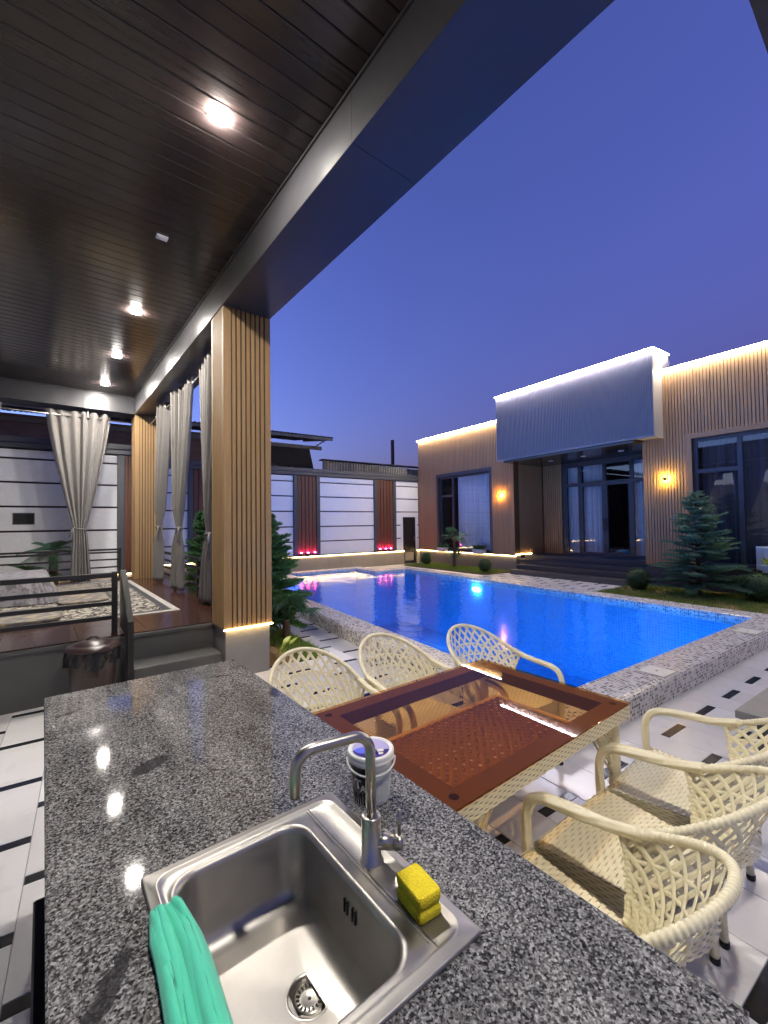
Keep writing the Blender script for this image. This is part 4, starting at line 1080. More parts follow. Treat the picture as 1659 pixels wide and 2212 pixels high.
def leafball(mb, c, r, n, s, rg, shell=.25):
    for i in range(n):
        while True:
            d = Vector((rg.gauss(0,1), rg.gauss(0,1), rg.gauss(0,1)))
            if d.length > .1: break
        d.normalize(); q = c + d * (r * (1 - shell*rg.random()**2) * (1 + .05*math.sin(7*d.x + 5*d.y)))
        nrm = (d + Vector((rg.uniform(-.7,.7), rg.uniform(-.7,.7), rg.uniform(-.7,.7)))).normalized(); a = nrm.orthogonal().normalized(); b = nrm.cross(a)
        k = len(mb.v); mb.v += [tuple(q - a*s), tuple(q + b*s*.5), tuple(q + a*s), tuple(q - b*s*.5)]; mb.f.append((k, k+1, k+2, k+3))
def topiary(label, x, y, r, zc, seed):
    rg = random.Random(seed); t = thing('topiary_bush', label, 'bush', (x, y, .03), FY, group='clipped ball bushes')
    MB().tube([(x, y, .03), (x + .01, y, .12), (x, y, zc)], [.022, .018, .015], 7).build('stem', MT['bark'], t, smooth=True)
    bm = MB(); bm.lathe((x, y, zc), [(r*.86*math.sin(math.pi*k/10) + .001, -r*.86*math.cos(math.pi*k/10)) for k in range(11)], 16, False, False)
    bm.build('core', MT['box'], t, smooth=True)
    m = MB(); leafball(m, Vector((x, y, zc)), r, 2600, .016, rg); m.build('foliage', MT['box'], t)
topiary('clipped ball bush at the wall end of the lawn, left of the slim palm', 10.86, 12.95, .24, .30, 1)
topiary('clipped ball bush at the pool corner of the lawn, right of the slim palm', 10.71, 9.82, .22, .26, 2)
topiary('clipped ball bush standing beside the porch steps', 10.70, 5.04, .26, .28, 3)
topiary('clipped ball bush right of the large spruce', 10.86, 2.86, .30, .30, 4)
def planter(label, x, y, z, w, seed, mat, rot=0):
    rg = random.Random(seed); t = thing('planter', label, 'planter', (x, y, z), FY, group='planter boxes at the windows')
    m = MB(); d = .09
    m.add([(x-d*.8,y-w*.9,z),(x+d*.8,y-w*.9,z),(x+d*.8,y+w*.9,z),(x-d*.8,y+w*.9,z),(x-d,y-w,z+.15),(x+d,y-w,z+.15),(x+d,y+w,z+.15),(x-d,y+w,z+.15)], [(3,2,1,0),(4,5,6,7),(0,1,5,4),(1,2,6,5),(2,3,7,6),(3,0,4,7)])
    m.build('box', MT['white_plastic'], t)
    f = MB()
    for i in range(90):
        b = Vector((x + rg.uniform(-d,d)*.7, y + rg.uniform(-w,w)*.85, z + .14)); a = rg.random()*6.28; L = rg.uniform(.10, .24)
        tip = b + Vector((math.cos(a)*L*.7, math.sin(a)*L*.7, L*.8)); mid = b.lerp(tip, .55) + Vector((0,0,.03)); s_ = Vector((-math.sin(a), math.cos(a), 0))*.02
        k = len(f.v); f.v += [tuple(b), tuple(mid - s_), tuple(tip), tuple(mid + s_)]; f.f.append((k, k+1, k+2, k+3))
    f.build('leaves', MT[mat], t)
planter('white planter of dark leaves at the left end of the left window', HX - .12, 12.78, .55, .24, 1, 'palm')
planter('white planter of green leaves at the right end of the left window', HX - .12, 10.85, .55, .26, 2, 'box')
planter('white planter of bright leaves in front of the white ribbed panel', HX - .22, 2.55, .55, .42, 3, 'lime')
def grass(label, rects, n, hmin, hmax, z, seed, mat='grass', hole=None):
    r_ = np.random.default_rng(seed); A = np.array([(b-a)*(d-c) for a, b, c, d in rects]); pick = r_.choice(len(rects), n, p=A/A.sum())
    RR = np.array(rects)[pick]; x = RR[:,0] + (RR[:,1]-RR[:,0])*r_.random(n); y = RR[:,2] + (RR[:,3]-RR[:,2])*r_.random(n)
    den = np.sin(x*5.1 + 2*np.sin(y*3.3)) * np.sin(y*4.3 + 1.3) ; keep = r_.random(n) < .62 + .45*den
    x, y = x[keep], y[keep]; n = len(x)
    h = hmin + (hmax-hmin)*r_.random(n); a = r_.random(n)*6.28; w = .004 + .003*r_.random(n); l = h*(.3 + .5*r_.random(n)); b = r_.random(n)*6.28
    V = np.zeros((n, 3, 3)); V[:,0] = np.c_[x - w*np.cos(a), y - w*np.sin(a), np.full(n, z)]; V[:,1] = np.c_[x + w*np.cos(a), y + w*np.sin(a), np.full(n, z)]; V[:,2] = np.c_[x + l*np.cos(b), y + l*np.sin(b), z + h]
    m = MB(); m.v = [tuple(p) for p in V.reshape(-1, 3)]; m.f = [(3*i, 3*i+1, 3*i+2) for i in range(n)]
    o = m.build('grass', MT[mat], fr=FY); return tag(o, label, 'grass', kind='stuff')
grass('short lit grass on the lawn by the left wing', [(10.37, 11.6, 9.52, 13.7)], 30000, .03, .07, .03, 1)
grass('short dark grass under the large spruce', [(8.96, 11.6, 1.0, 5.48)], 30000, .03, .06, .03, 2)
grass('sparse grass on the soil beside the large column', [(2.1, 2.54, 4.97, 6.6), (1.75, 2.54, 6.6, 9.0)], 9000, .04, .10, -.012, 3)
rg = random.Random(12)
pl = thing('leafy_plant', 'yellow green broad leaf plant at the base of the large column', 'plant', (2.0, 5.3, -.036), FY)
m = MB()
for i in range(4):
    a = rg.uniform(-.9, 1.1); L = rg.uniform(.28, .42); b = Vector((1.98 + rg.uniform(-.05,.05), 5.28 + rg.uniform(-.06,.06), -.03)); d = Vector((math.cos(a)*.45, math.sin(a)*.3, 1)).normalized()
    P = [b + d*L*q + Vector((math.cos(a), math.sin(a), 0))*(.25*q*q*L) - Vector((0,0,.25*L*q**3)) for q in (0,.25,.5,.7,.85,1)]
    s_ = Vector((-math.sin(a), math.cos(a), 0))
    k = len(m.v)
    for p, w in zip(P, (.006,.008,.02,.045,.03,.002)): m.v += [tuple(p - s_*w), tuple(p + s_*w)]
    for j in range(5): m.f.append((k+2*j, k+2*j+1, k+2*j+3, k+2*j+2))
m.build('leaves', MT['lime'], pl, smooth=True)

# ================================================================== KITCHEN COUNTER (terrace frame)
ZT = .88
kc = thing('kitchen_counter', 'long speckled grey granite counter filling the foreground', 'counter', (.44, 1.37, 0))
SX0, SX1, SY0, SY1 = .205, .535, .585, 1.055        # cut-out under the sink rim
def slab_with_hole(x0, x1, y0, y1, z0, z1, h):
    a, b, c, d = h; m = MB(); e = .004
    o_ = [(x0,y0),(x1,y0),(x1,y1),(x0,y1)]; i_ = [(a,c),(b,c),(b,d),(a,d)]
    ob = [(x0+e,y0+e),(x1-e,y0+e),(x1-e,y1-e),(x0+e,y1-e)]
    vs = [(*p, z0) for p in o_] + [(*p, z1-e) for p in o_] + [(*p, z1) for p in ob] + [(*p, z1) for p in i_] + [(*p, z0) for p in i_]
    f = []
    for k in range(4):
        j = (k+1) % 4
        f += [(k, j, 4+j, 4+k), (4+k, 4+j, 8+j, 8+k), (8+k, 8+j, 12+j, 12+k), (12+k, 12+j, 16+j, 16+k), (16+k, 16+j, j, k)]
    return m.add(vs, f)
slab_with_hole(.008, .875, .20, 2.53, ZT - .04, ZT, (SX0, SX1, SY0, SY1)).build('countertop', MT['granite'], kc)
MB().box(.05, .83, .25, 2.48, 0, .68).box(.05, .19, .25, 2.48, .681, ZT - .041).box(.56, .83, .25, 2.48, .681, ZT - .041).box(.19, .56, 1.08, 2.48, .681, ZT - .041).build('base_cabinet', MT['darkstone'], kc)
MB().cbox(-.012, .045, .20, 1.30, 0, .80, .004).build('black_side_unit', MT['black_metal'], kc)

# sink
def rrect(x0, x1, y0, y1, r, z, k=8):
    P = []
    for (cx_, cy_, a0) in ((x1-r, y1-r, 0), (x0+r, y1-r, 90), (x0+r, y0+r, 180), (x1-r, y0+r, 270)):
        for i in range(k + 1):
            a = R(a0 + 90*i/k); P.append((cx_ + r*math.cos(a), cy_ + r*math.sin(a), z))
    return P
def loft(loops, closed_end=True):
    m = MB(); n = len(loops[0])
    for l in loops: m.v += l
    for i in range(len(loops)-1):
        for k in range(n): m.f.append((i*n+k, i*n+(k+1)%n, (i+1)*n+(k+1)%n, (i+1)*n+k))
    if closed_end: m.f.append(tuple((len(loops)-1)*n + k for k in range(n)))
    return m
sk = thing('sink', 'stainless steel sink with square basin set into the granite counter', 'sink', (.41, .82, ZT))
ox0, ox1, oy0, oy1 = .172, .652, .545, 1.090
bx0, bx1, by0, by1 = .222, .522, .590, 1.036
zr = ZT + .006
L = [rrect(ox0, ox1, oy0, oy1, .006, ZT + .0005), rrect(ox0, ox1, oy0, oy1, .006, zr), rrect(ox0+.003, ox1-.003, oy0+.003, oy1-.003, .006, zr + .0015),
     rrect(ox0+.016, ox1-.016, oy0+.016, oy1-.016, .035, zr + .0015), rrect(ox0+.019, ox1-.019, oy0+.019, oy1-.019, .036, zr + .0042), rrect(ox0+.023, ox1-.023, oy0+.023, oy1-.023, .036, zr + .0042), rrect(ox0+.027, ox1-.027, oy0+.027, oy1-.027, .036, zr - .001),
     rrect(bx0-.014, bx1+.014, by0-.014, by1+.014, .062, zr - .001), rrect(bx0-.011, bx1+.011, by0-.011, by1+.011, .061, zr + .0022), rrect(bx0-.006, bx1+.006, by0-.006, by1+.006, .060, zr + .0022), rrect(bx0, bx1, by0, by1, .058, zr - .003),
     rrect(bx0+.003, bx1-.003, by0+.003, by1-.003, .056, zr - .012)]
for a in range(0, 5): pass
L.append(rrect(bx0+.009, bx1-.009, by0+.009, by1-.009, .054, ZT - .13))
for a in (15, 35, 55, 75, 90):
    e = .012 + .04*(1 - math.cos(R(a))); z = ZT - .13 - .035*math.sin(R(a)); L.append(rrect(bx0+e, bx1-e, by0+e, by1-e, max(.02, .054 - .02*a/90), z))
DX, DY, DR = .425, .800, .046
n = len(L[0])
def tocircle(q, z):
    out_ = []; e = .052
    src = rrect(bx0+e, bx1-e, by0+e, by1-e, .034, 0)
    for p in src:
        a = math.atan2(p[1]-DY, p[0]-DX); c = (DX + DR*math.cos(a), DY + DR*math.sin(a))
        out_.append((p[0]*(1-q) + c[0]*q, p[1]*(1-q) + c[1]*q, z))
    return out_
L += [tocircle(.4, ZT - .1668), tocircle(.8, ZT - .1685), tocircle(1.0, ZT - .170)]
loft(L, False).build('basin', MT['steel'], sk, smooth=True)
dn_ = MB().lathe((DX, DY, ZT - .170), [(.047, .0005), (.043, .002), (.040, -.002), (.037, -.014), (.030, -.020), (.0, -.020)], 40, False, False).build('drain', MT['steel2'], sk, smooth=True)
MB().lathe((DX, DY, ZT - .188), [(.032, 0), (.033, .008), (.028, .014), (.014, .011), (.0, .011)], 40, False, False).build('strainer', MT['steel2'], dn_, smooth=True)
for k in range(18):
    a = 2*math.pi*k/18; c, s_ = math.cos(a), math.sin(a); m = MB()
    pts = [(r_*c - w*s_, r_*s_ + w*c) for r_, w in ((.020, -.0014), (.0272, -.0014), (.0272, .0014), (.020, .0014))]
    m.prism([(DX + p[0], DY + p[1]) for p in pts], ZT - .1765, ZT - .1728).build('slot', MT['chromedark'], dn_)
MB().lathe((DX, DY, ZT - .1772), [(.004, 0), (.003, .0015), (.0, .002)], 12, False, False).build('pin_hole', MT['chromedark'], dn_)
for k in range(4):
    yy = .765 + .011*k + (.008 if k > 1 else 0)
    MB().box(bx1 - .0085, bx1 - .0045, yy, yy + .004, ZT - .062, ZT - .034).build('overflow_slot', MT['chromedark'], sk)
MB().cbox(.556, .5585, .590, 1.055, zr - .0012, zr + .0012, .0008).build('ledge_crease', MT['steel'], sk)
MB().cbox(.5640, .5658, .575, 1.062, zr - .0012, zr + .0009, .0006).build('ledge_crease', MT['steel'], sk)

# faucet
fx, fy = .592, .812
zl = zr - .001
fc = thing('faucet', 'brushed steel swan neck faucet standing on the sink ledge', 'faucet', (fx, fy, zl))
MB().lathe((fx, fy, zl), [(.027, 0), (.027, .004), (.0225, .006), (.0225, .100), (.0215, .103), (.0135, .103)], 28).build('body', MT['steel2'], fc, smooth=True)
ex, ey = .418, .842
ctrl = [(fx, fy, zl + .10), (fx, fy, 1.115)]
hx, hy = ex - fx, ey - fy; hl = math.hypot(hx, hy); dx_, dy_ = hx/hl, hy/hl
def arc(c, r_, a0, a1, nn=8): return [(c[0] + dx_*r_*math.cos(R(a0 + (a1-a0)*k/nn)), c[1] + dy_*r_*math.cos(R(a0 + (a1-a0)*k/nn)), c[2] + r_*math.sin(R(a0 + (a1-a0)*k/nn))) for k in range(nn + 1)]
rb_ = .042; zt_ = 1.172
pp = [(fx, fy, zl + .10), (fx, fy, zt_ - rb_ - .02)] + arc((fx + dx_*rb_, fy + dy_*rb_, zt_ - rb_), rb_, 180, 90) + [(fx + dx_*(hl*.5), fy + dy_*(hl*.5), zt_)] + arc((ex - dx_*rb_, ey - dy_*rb_, zt_ - rb_), rb_, 90, 0) + [(ex, ey, 1.082)]
MB().tube(pp, .0118, 16, up=(dy_, -dx_, 0)).build('spout', MT['steel2'], fc, smooth=True)
hd = Vector((.72, -.69, 0)).normalized(); hb_ = Vector((fx, fy, zl + .045))
MB().tube([hb_, hb_ + hd*.052], .0165, 18).build('valve', MT['steel2'], fc, smooth=True)
kn = MB().tube([hb_ + hd*.0535, hb_ + hd*.073], .0172, 18).build('knob', MT['steel2'], fc, smooth=True)
kp = hb_ + hd*.064
MB().tube([kp + Vector((0,0,.015)), kp + Vector((0,0,.072))], .0042, 10).build('lever', MT['steel2'], kn, smooth=True)

# bucket of cleaning paste
bkx, bky = .735, 1.005
bk = thing('bucket', 'small white lidded plastic bucket with dark printed label behind the faucet', 'bucket', (bkx, bky, ZT))
MB().lathe((bkx, bky, ZT), [(.049, 0), (.051, .003), (.060, .118)], 40, True, False).build('body', MT['white_plastic'], bk, smooth=True)
MB().lathe((bkx, bky, ZT + .112), [(.0635, 0), (.0655, .003), (.0655, .010), (.0645, .011), (.0655, .013), (.0655, .022), (.0635, .025), (.058, .025), (.0565, .0225), (.0, .0225)], 44, False, False).build('lid', MT['white_plastic'], bk, smooth=True)
va = math.atan2(-bky, -bkx)            # towards the viewer
def label_patch(a0, a1, z0, z1, mat, nm, dr=.0006, parent=bk):
    def fn(u, v):
        a = va + a0 + (a1-a0)*u; z = z0 + (z1-z0)*v; r_ = .0501 + .0095*(z/.118) + dr
        return (bkx + r_*math.cos(a), bky + r_*math.sin(a), ZT + z)
    return MB().grid(fn, 24, 4).build(nm, mat, parent, smooth=True)
lb = label_patch(-1.50, .12, .004, .108, plain('dark_label_print', (.012,.010,.013), .25), 'label')
def finetext():
    g = G('fine_print'); s_ = g.n('SeparateXYZ', {0: g.uv()}); f = g.math('FRACT', g.math('MULTIPLY', s_.outputs[1], 260)); w = g.noise(g.uv(scale=(900,260,1)), 1, 1)
    k = g.math('MULTIPLY', g.math('LESS_THAN', f, .45), g.math('GREATER_THAN', w, .42))
    return g.surf(g.bsdf(g.mix(k, (.62,.63,.60), (.40,.42,.40)), .35))
label_patch(.16, 1.25, .012, .10, finetext(), 'information_label')
def text_mesh(s_, size):
    cu = bpy.data.curves.new('t', 'FONT'); cu.body = s_; cu.size = size; cu.extrude = 0; cu.align_x = 'CENTER'; cu.offset = size*.02
    o = bpy.data.objects.new('t', cu); COL.objects.link(o); dg = bpy.context.evaluated_depsgraph_get()
    me = bpy.data.meshes.new_from_object(o.evaluated_get(dg)); P = [tuple(v.co) for v in me.vertices]; F = [tuple(p.vertices) for p in me.polygons]
    bpy.data.objects.remove(o); bpy.data.curves.remove(cu); return P, F
LET = plain('beige_print', (.78,.72,.64), .3); PURP = plain('purple_print', (.035,.018,.17), .3); BLUEP = plain('blue_print', (.12,.16,.75), .3); LILAC = plain('lilac_print', (.42,.38,.62), .3)
def wrap_text(s_, size, ang, z, nm):
    P, F = text_mesh(s_, size); m = MB(); R0 = .0501 + .0095*(z/.118)
    def q(p): rr2 = .0501 + .0095*((z + p[1])/.118) + .0016; a = va + ang + p[0]/R0; return (bkx + rr2*math.cos(a), bky + rr2*math.sin(a), ZT + z + p[1])
    m.add([q(p) for p in P], F); return m.build(nm, LET, bk)
wrap_text('T', .034, -.70, .050, 'lettering'); wrap_text('AR', .025, -.28, .043, 'lettering')
def disc_patch(fn, nm, mat, dz):
    P = fn; m = MB(); m.add([(bkx + a, bky + b, ZT + .1346 + dz) for a, b in P], [tuple(range(len(P)))]); m.build(nm, mat, bk)
cv_, sv_ = math.cos(va + math.pi/2), math.sin(va + math.pi/2); cf, sf = math.cos(va), math.sin(va)
def lp(sx, fy_): return (cv_*sx + cf*fy_, sv_*sx + sf*fy_)
disc_patch([lp(.053*math.cos(R(a)), .053*math.sin(R(a))) for a in range(0, 360, 10)], 'lid_sticker', LILAC, .0002)
disc_patch([lp(.0525*math.cos(R(a)), .0525*math.sin(R(a))) for a in range(8, 173, 8)], 'lid_print', PURP, .0006)
disc_patch([lp(-.022 + .024*math.cos(R(a)), .012 + .017*math.sin(R(a))) for a in range(0, 360, 20)], 'lid_print', BLUEP, .0010)
disc_patch([lp(-.014, .012), lp(.006, .006), lp(.012, .048), lp(-.004, .050)], 'lid_print', MT['white_plastic'], .0014)
disc_patch([lp(.016, .010), lp(.034, .006), lp(.037, .018), lp(.020, .023)], 'lid_print', LET, .0014)
disc_patch([lp(.020, .027), lp(.034, .024), lp(.034, .034), lp(.022, .037)], 'lid_print', LET, .0014)
hn = [(bkx + .0675*math.cos(va + a), bky + .0675*math.sin(va + a), ZT + .112 - .020*math.cos(a*.95)) for a in [-1.6 + 3.2*k/24 for k in range(25)]]
MB().tube(hn, .0026, 8).build('handle', MT['white_plastic'], bk, smooth=True)

# sponge
def spfn(u, v):
    a = 2*math.pi*u; c, s_ = math.cos(a), math.sin(a); p = .20
    exx = math.copysign(abs(c)**p, c); eyy = math.copysign(abs(s_)**p, s_)
    zz = v; waist = 1 - .085*math.exp(-((zz - .5)/.12)**2) - .06*(abs(2*zz - 1)**10)
    lx, ly = exx*.0275*waist, eyy*.0425*waist; th = R(-6)
    return (.596 + lx*math.cos(th) - ly*math.sin(th), .660 + lx*math.sin(th) + ly*math.cos(th), zl + .0008 + .048*zz + .0006*math.sin(40*u))
spg = MB().grid(spfn, 56, 16, True); n = 56
spg.f.append(tuple(range(n-1, -1, -1))); spg.f.append(tuple(16*n + k for k in range(n)))
tag(spg.build('sponge', MT['sponge'], smooth=False), 'yellow waisted cleaning sponge on the sink ledge', 'sponge')

# green cloth over the left rim
def clfn(u, v):
    yy = .965 - .53*v; w = .078 + .012*math.sin(3*v + .5) - .03*max(0, .12 - v)/.12
    s_ = (u - .5) * w
    x = .196 + .018*v - .03*v*v + s_ * .92 + .004*math.sin(9*v)
    z = zr + .0105 + .0042*math.sin(9*u + 3*v) + .0022*math.sin(24*u - 4*v + 1) + .0010*math.sin(47*u + 7*v) + .0009*math.sin(19*v + 3*u)
    if x > bx0 - .004: z -= min(.05, (x - bx0 + .004)*1.3)
    edge = abs(2*u - 1)
    if edge > .8 and s_ < 0: z -= (edge - .8)*.028 if x > ox0 else (edge - .8)*.045
    if x < ox0: z = max(z - .004, ZT + .003)
    return (x, yy, z)
cl = MB().grid(clfn, 44, 130).build('dish_cloth', MT['green_cloth'], smooth=True)
cl.modifiers.new('s', 'SOLIDIFY').thickness = .006
tag(cl, 'folded green cloth draped over the left rim of the sink', 'cloth')

# ================================================================== DINING TABLE
TX0, TX1, TY0, TY1 = 1.02, 2.285, .952, 1.862
dt = thing('dining_table', 'rattan dining table with a brown glass top', 'table', ((TX0+TX1)/2, (TY0+TY1)/2, 0))
def weave(fn, nr, nc, amp, mb=None, gap=.10):       # woven strands over a patch fn(u,v)->point ; rows along u
    mb = mb or MB()
    def nrm(u, v):
        e = .01; a = Vector(fn(min(1,u+e), v)) - Vector(fn(max(0,u-e), v)); b = Vector(fn(u, min(1,v+e))) - Vector(fn(u, max(0,v-e))); n_ = a.cross(b); return n_.normalized() if n_.length > 0 else Vector((0,0,1))
    for i in range(nr):
        v0, v1 = (i + gap)/nr, (i + 1 - gap)/nr; base = len(mb.v); m = nc*2
        for j in range(m + 1):
            u = j/m; h = amp*(1 if (j//1 + i) % 2 else -.35) if j % 2 == 0 else 0.2*amp
            h = amp*math.cos(math.pi*(j/2.0 + i))
            q = nrm(u, (v0+v1)/2)
            for v in (v0, (v0+v1)/2, v1):
                mb.v.append(tuple(Vector(fn(u, v)) + q*(h + (.35*amp if v not in (v0, v1) else 0))))
        for j in range(m):
            for k in (0, 1): mb.f.append((base+j*3+k, base+(j+1)*3+k, base+(j+1)*3+k+1, base+j*3+k+1))
    return mb
fr_ = MB()
w_ = .09
fr_.box(TX0+.004, TX1-.004, TY0+.004, TY0+w_, .678, .7435).box(TX0+.004, TX1-.004, TY1-w_, TY1-.004, .678, .7435).box(TX0+.004, TX0+w_, TY0+w_, TY1-w_, .678, .7435).box(TX1-w_, TX1-.004, TY0+w_, TY1-w_, .678, .7435)
fr_.build('frame', plain('stained_frame_wood', (.17,.13,.08), .5), dt)
ap = MB()
weave(lambda u, v: (TX0 + (TX1-TX0)*u, TY0, .68 + .062*v), 6, 50, .0018, ap, .03)
weave(lambda u, v: (TX1 + 0, TY0 + (TY1-TY0)*u, .68 + .062*v), 6, 36, .0018, ap, .03)
weave(lambda u, v: (TX1 - (TX1-TX0)*u, TY1, .68 + .062*v), 6, 50, .0018, ap, .03)
weave(lambda u, v: (TX0, TY1 - (TY1-TY0)*u, .68 + .062*v), 6, 36, .0018, ap, .03)
ap.build('woven_apron', MT['rattan'], dt, smooth=True)
gl = MB().cbox(TX0 - .006, TX1 + .006, TY0 - .006, TY1 + .006, .744, .751, .0015).build('glass_top', MT['brown_glass'], dt)
for (x, y) in ((TX0+.055, TY0+.055), (TX1-.055, TY0+.055), (TX0+.055, TY1-.055), (TX1-.055, TY1-.055)):
    MB().lathe((x, y, .7436), [(.018, 0), (.018, .0003)], 14).build('pad', MT['rubber'], dt)
    rr_ = [.026 + .0025*(k % 2) for k in range(60)]
    MB().tube([(x, y, .678*(1 - k/59) + .001) for k in range(60)], rr_, 10).build('leg', MT['rattan'], dt, smooth=True)
def ribbon(mb, P, N, w):
    base = len(mb.v)
    for i, p in enumerate(P):
        t = (P[min(i+1, len(P)-1)] - P[max(i-1, 0)]).normalized(); s_ = t.cross(N[i]).normalized()*w; o = N[i]*(w*.22)
        mb.v += [tuple(p - s_), tuple(p + o), tuple(p + s_), tuple(p - o)]
    for i in range(len(P)-1):
        for k in range(4): mb.f.append((base+i*4+k, base+i*4+(k+1)%4, base+(i+1)*4+(k+1)%4, base+(i+1)*4+k))
sl_ = MB(); sx0, sx1, sy0, sy1, sz = 1.14, 2.19, 1.10, 1.68, .585
Nz = Vector((0,0,1))
for c in np.arange(-.7, 1.8, .052):
    for sg in (1, -1):
        P = []
        for k in range(13):
            x = sx0 + c + .6*k/12 if sg > 0 else sx0 + c + .6*(1 - k/12); y = sy0 + (sy1-sy0)*k/12
            if sx0 <= x <= sx1: P.append(Vector((x, y, sz + .003*sg)))
        if len(P) > 1: ribbon(sl_, P, [Nz]*len(P), .0115)
for yy in np.arange(sy0 + .03, sy1, .052): ribbon(sl_, [Vector((sx0 + (sx1-sx0)*k/20, yy, sz + .006*(1 if k % 2 else -1))) for k in range(21)], [Nz]*21, .008)
sl_.build('lattice_shelf', plain('shaded_lattice', (.30,.21,.12), .6), dt)  # shelf colour darkened to carry the shade under the glass
MB().tube([(TX0 + .06 + (TX1-TX0-.12)*k/90, TY0 + .045, .655) for k in range(91)], [.011 + .002*(k % 2) for k in range(91)], 8).build('lower_rail', MT['rattan'], dt, smooth=True)
MB().tube([(sx0,sy0,sz),(sx1,sy0,sz),(sx1,sy1,sz),(sx0,sy1,sz)], .014, 8, closed=True).build('shelf_rim', MT['rattan'], dt, smooth=True)
for (xa, sg) in ((TX0+.08, 1), (TX1-.08, -1)):
    br_ = MB()
    for k in range(9):
        q = k/8; br_.tube([(xa + sg*.22*q, TY0 + .06, .675), (xa, TY0 + .06, .675 - .26*q)], .006, 5)
        br_.tube([(xa + sg*.025*k, TY0 + .06, .675), (xa + sg*.025*k, TY0 + .06, .675 - .26*(1-q)**1.3)], .005, 5)
    br_.tube([(xa + sg*(.24 - .24*math.sin(R(a))), TY0 + .06, .675 - .27*(1-math.cos(R(a)))) for a in range(0, 91, 9)], .010, 6)
    br_.build('corner_lattice', MT['rattan'], dt, smooth=True)

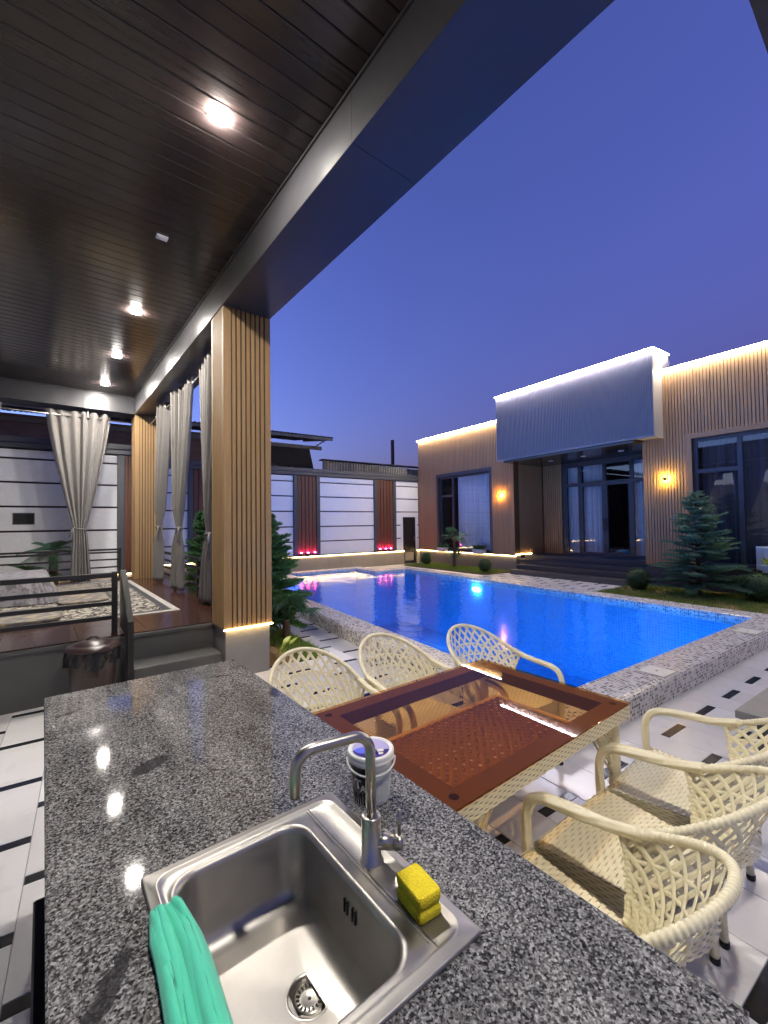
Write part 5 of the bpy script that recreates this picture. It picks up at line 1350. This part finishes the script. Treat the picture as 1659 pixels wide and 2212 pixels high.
# ================================================================== CHAIRS
def cl_top(th): return Vector((.285*math.sin(th), -.065 - .325*math.cos(th), .660 + .190*max(0, math.cos(th*90/95)) ** 1.25))
def cl_bot(th): return Vector((.210*math.sin(th), -.085 - .095*math.cos(th), .425 + .015*abs(math.sin(th))))
TH = R(95)
def shell(u, v):
    th = u*TH; a, b = cl_bot(th), cl_top(th); p = a.lerp(b, v); o = Vector((math.sin(th), -math.cos(th), -.25))
    return p + o*(.006*math.sin(math.pi*v))
def shell_n(u, v):
    e = .02; a = shell(u+e, v) - shell(u-e, v); b = shell(u, min(1, v+e)) - shell(u, max(0, v-e)); return a.cross(b).normalized()
def make_chair():
    t = thing('rattan_chair', 'x', 'chair', (0,0,0), group='cream rattan armchairs round the glass table')
    # back rim
    m = 281; P = [cl_top(-TH + 2*TH*k/(m-1)) for k in range(m)]
    MB().tube(P, [.0112 + .0030*[0, .85, 1, .85][k % 4] for k in range(m)], 10).build('back_rim', MT['rattan'], t, smooth=True)
    for sg in (-1, 1):
        j = cl_top(sg*TH); b = cl_bot(sg*TH); k_ = 65
        Q = [j.lerp(b, q/(k_-1)) + Vector((sg*.012*math.sin(math.pi*q/(k_-1)), -.014*math.sin(math.pi*q/(k_-1)), 0)) for q in range(k_)]
        MB().tube(Q, [.0088 + .0024*[0, .85, 1, .85][q % 4] for q in range(k_)], 8).build('back_side_rim', MT['rattan'], t, smooth=True)
        # arm and front leg in one bend
        A = [cl_top(sg*R(84)), j + Vector((0, .05, -.004)), Vector((sg*.292, .07, .648)), Vector((sg*.295, .17, .640)), Vector((sg*.294, .235, .630)), Vector((sg*.291, .280, .606)), Vector((sg*.288, .303, .565)), Vector((sg*.285, .310, .51)), Vector((sg*.278, .306, .40)), Vector((sg*.270, .300, .20)), Vector((sg*.262, .296, .022))]
        S = []                                   # Catmull-Rom
        for i in range(len(A)-1):
            p0, p1, p2, p3 = A[max(i-1,0)], A[i], A[i+1], A[min(i+2, len(A)-1)]
            for q in range(6):
                x = q/6; S.append(.5*((2*p1) + (p2-p0)*x + (2*p0-5*p1+4*p2-p3)*x*x + (3*p1-p0-3*p2+p3)*x**3))
        S.append(A[-1])
        MB().tube(S, .0175, 20, lobes=5, lob=.13, twist=.07).build('arm', MT['rattan'], t, smooth=True)
        MB().lathe((sg*.262, .296, 0), [(.016, 0), (.018, .004), (.018, .024)], 12).build('foot', MT['rubber'], t, smooth=True)
        RL = [Vector((sg*.195, -.10, .40)), Vector((sg*.215, -.112, .22)), Vector((sg*.240, -.128, .022))]
        RS = [RL[0].lerp(RL[1], q/20) if q < 20 else RL[1].lerp(RL[2], (q-20)/20) for q in range(41)]
        MB().tube(RS, [.0145 + .0015*(q % 2) for q in range(41)], 9).build('rear_leg', MT['rattan'], t, smooth=True)
        MB().lathe((sg*.240, -.128, 0), [(.0155, 0), (.0175, .004), (.0175, .024)], 12).build('foot', MT['rubber'], t, smooth=True)
    # seat
    def hw(y): return .222 + .048*min(1, max(0, (y + .10)/.38))
    def seat(u, v):
        y = .285 - .50*v; w = hw(y) * (1 - max(0, (v - .72)/.28)**2.2*.45); x = (u - .5)*2*w
        return (x, y, .432 + .012*(1 - (2*u-1)**2) - .012*max(0, (.1 - v)/.1)**2)
    weave(lambda u, v: seat(u, v), 34, 20, .0018, None, .03).build('woven_seat', MT['rattan'], t, smooth=True)
    sk_ = MB()
    def side(sg): return lambda u, v: (sg*(hw(.285 - .42*u) + .003)*(1 - max(0, (.92*u - .72)/.28)**2.2*.45), .285 - .46*u, .27 + .163*v)
    weave(side(1), 14, 22, .002, sk_); weave(lambda u, v: side(-1)(1-u, v), 14, 22, .002, sk_)
    weave(lambda u, v: ((u-.5)*2*.268, .288, .27 + .163*v), 14, 24, .002, sk_)
    weave(lambda u, v: ((.5-u)*2*.16, -.205 + .04*(2*u-1)**2, .27 + .163*v), 14, 16, .002, sk_)
    sk_.build('woven_skirt', MT['rattan'], t, smooth=True)
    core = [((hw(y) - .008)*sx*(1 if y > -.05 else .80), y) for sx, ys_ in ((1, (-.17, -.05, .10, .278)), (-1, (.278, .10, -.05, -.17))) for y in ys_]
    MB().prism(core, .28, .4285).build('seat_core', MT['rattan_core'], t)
    # open woven back
    bw = MB(); K = 15
    for fam, sg in ((0, 1), (1, -1)):
        for c in np.arange(-1.5, 1.51, .135):
            P, N = [], []
            for k in range(K + 1):
                v = k/K; u = c + sg*(v - .5)*.62
                if -1 <= u <= 1:
                    n_ = shell_n(u, v); P.append(shell(u, v) + n_*(.0022*(1 if fam else -1))); N.append(n_)
            if len(P) > 2: ribbon(bw, P, N, .0092)
    for v in (.03, .08, .13, .19, .26, .38, .52, .70):
        P, N = [], []
        for k in range(61):
            u = -1 + 2*k/60; n_ = shell_n(u, v); P.append(shell(u, v) + n_*(.0045*math.cos(math.pi*k*.55))); N.append(n_)
        ribbon(bw, P, N,   .0105 if v < .3 else .006)
    bw.build('woven_back', MT['rattan'], t, smooth=False)
    return t
CH = make_chair()
def chair(x, y, rz, label, first=False):
    o = CH if first else copy_tree(CH)
    o.location = (x, y, 0.0); o.rotation_euler = (0, 0, rz); o['label'] = label; return o
chair(1.17, .68, 0, 'cream rattan armchair nearest the viewer, its seat partly hidden by the granite counter', True)
chair(1.74, .68, R(-1), 'middle cream rattan armchair of the near row on the viewer side of the table')
chair(2.315, .68, R(2), 'cream rattan armchair of the near row farthest from the counter, cut by the right border')
chair(1.27, 2.16, R(180 - 4), 'cream rattan armchair on the far table side, closest to the large slatted column')
chair(1.90, 2.13, R(180 + 2), 'middle cream rattan armchair on the far side of the glass table')
chair(2.53, 1.92, R(180 - 3), 'cream rattan armchair on the far table side with its back against the blue water')

# stone bench at the right border
sb = thing('stone_table', 'low grey stone slab table cut off by the right border', 'table', (4.1, .66, 0), FY)
MB().cbox(3.37, 4.9, .40, 1.03, .40, .45, .004).build('slab', MT['greystone'], sb)
MB().box(3.47, 4.8, .48, .95, 0, .40).build('base', MT['darkstone'], sb)

for o in bpy.data.objects:
    if '_org' in o: del o['_org']
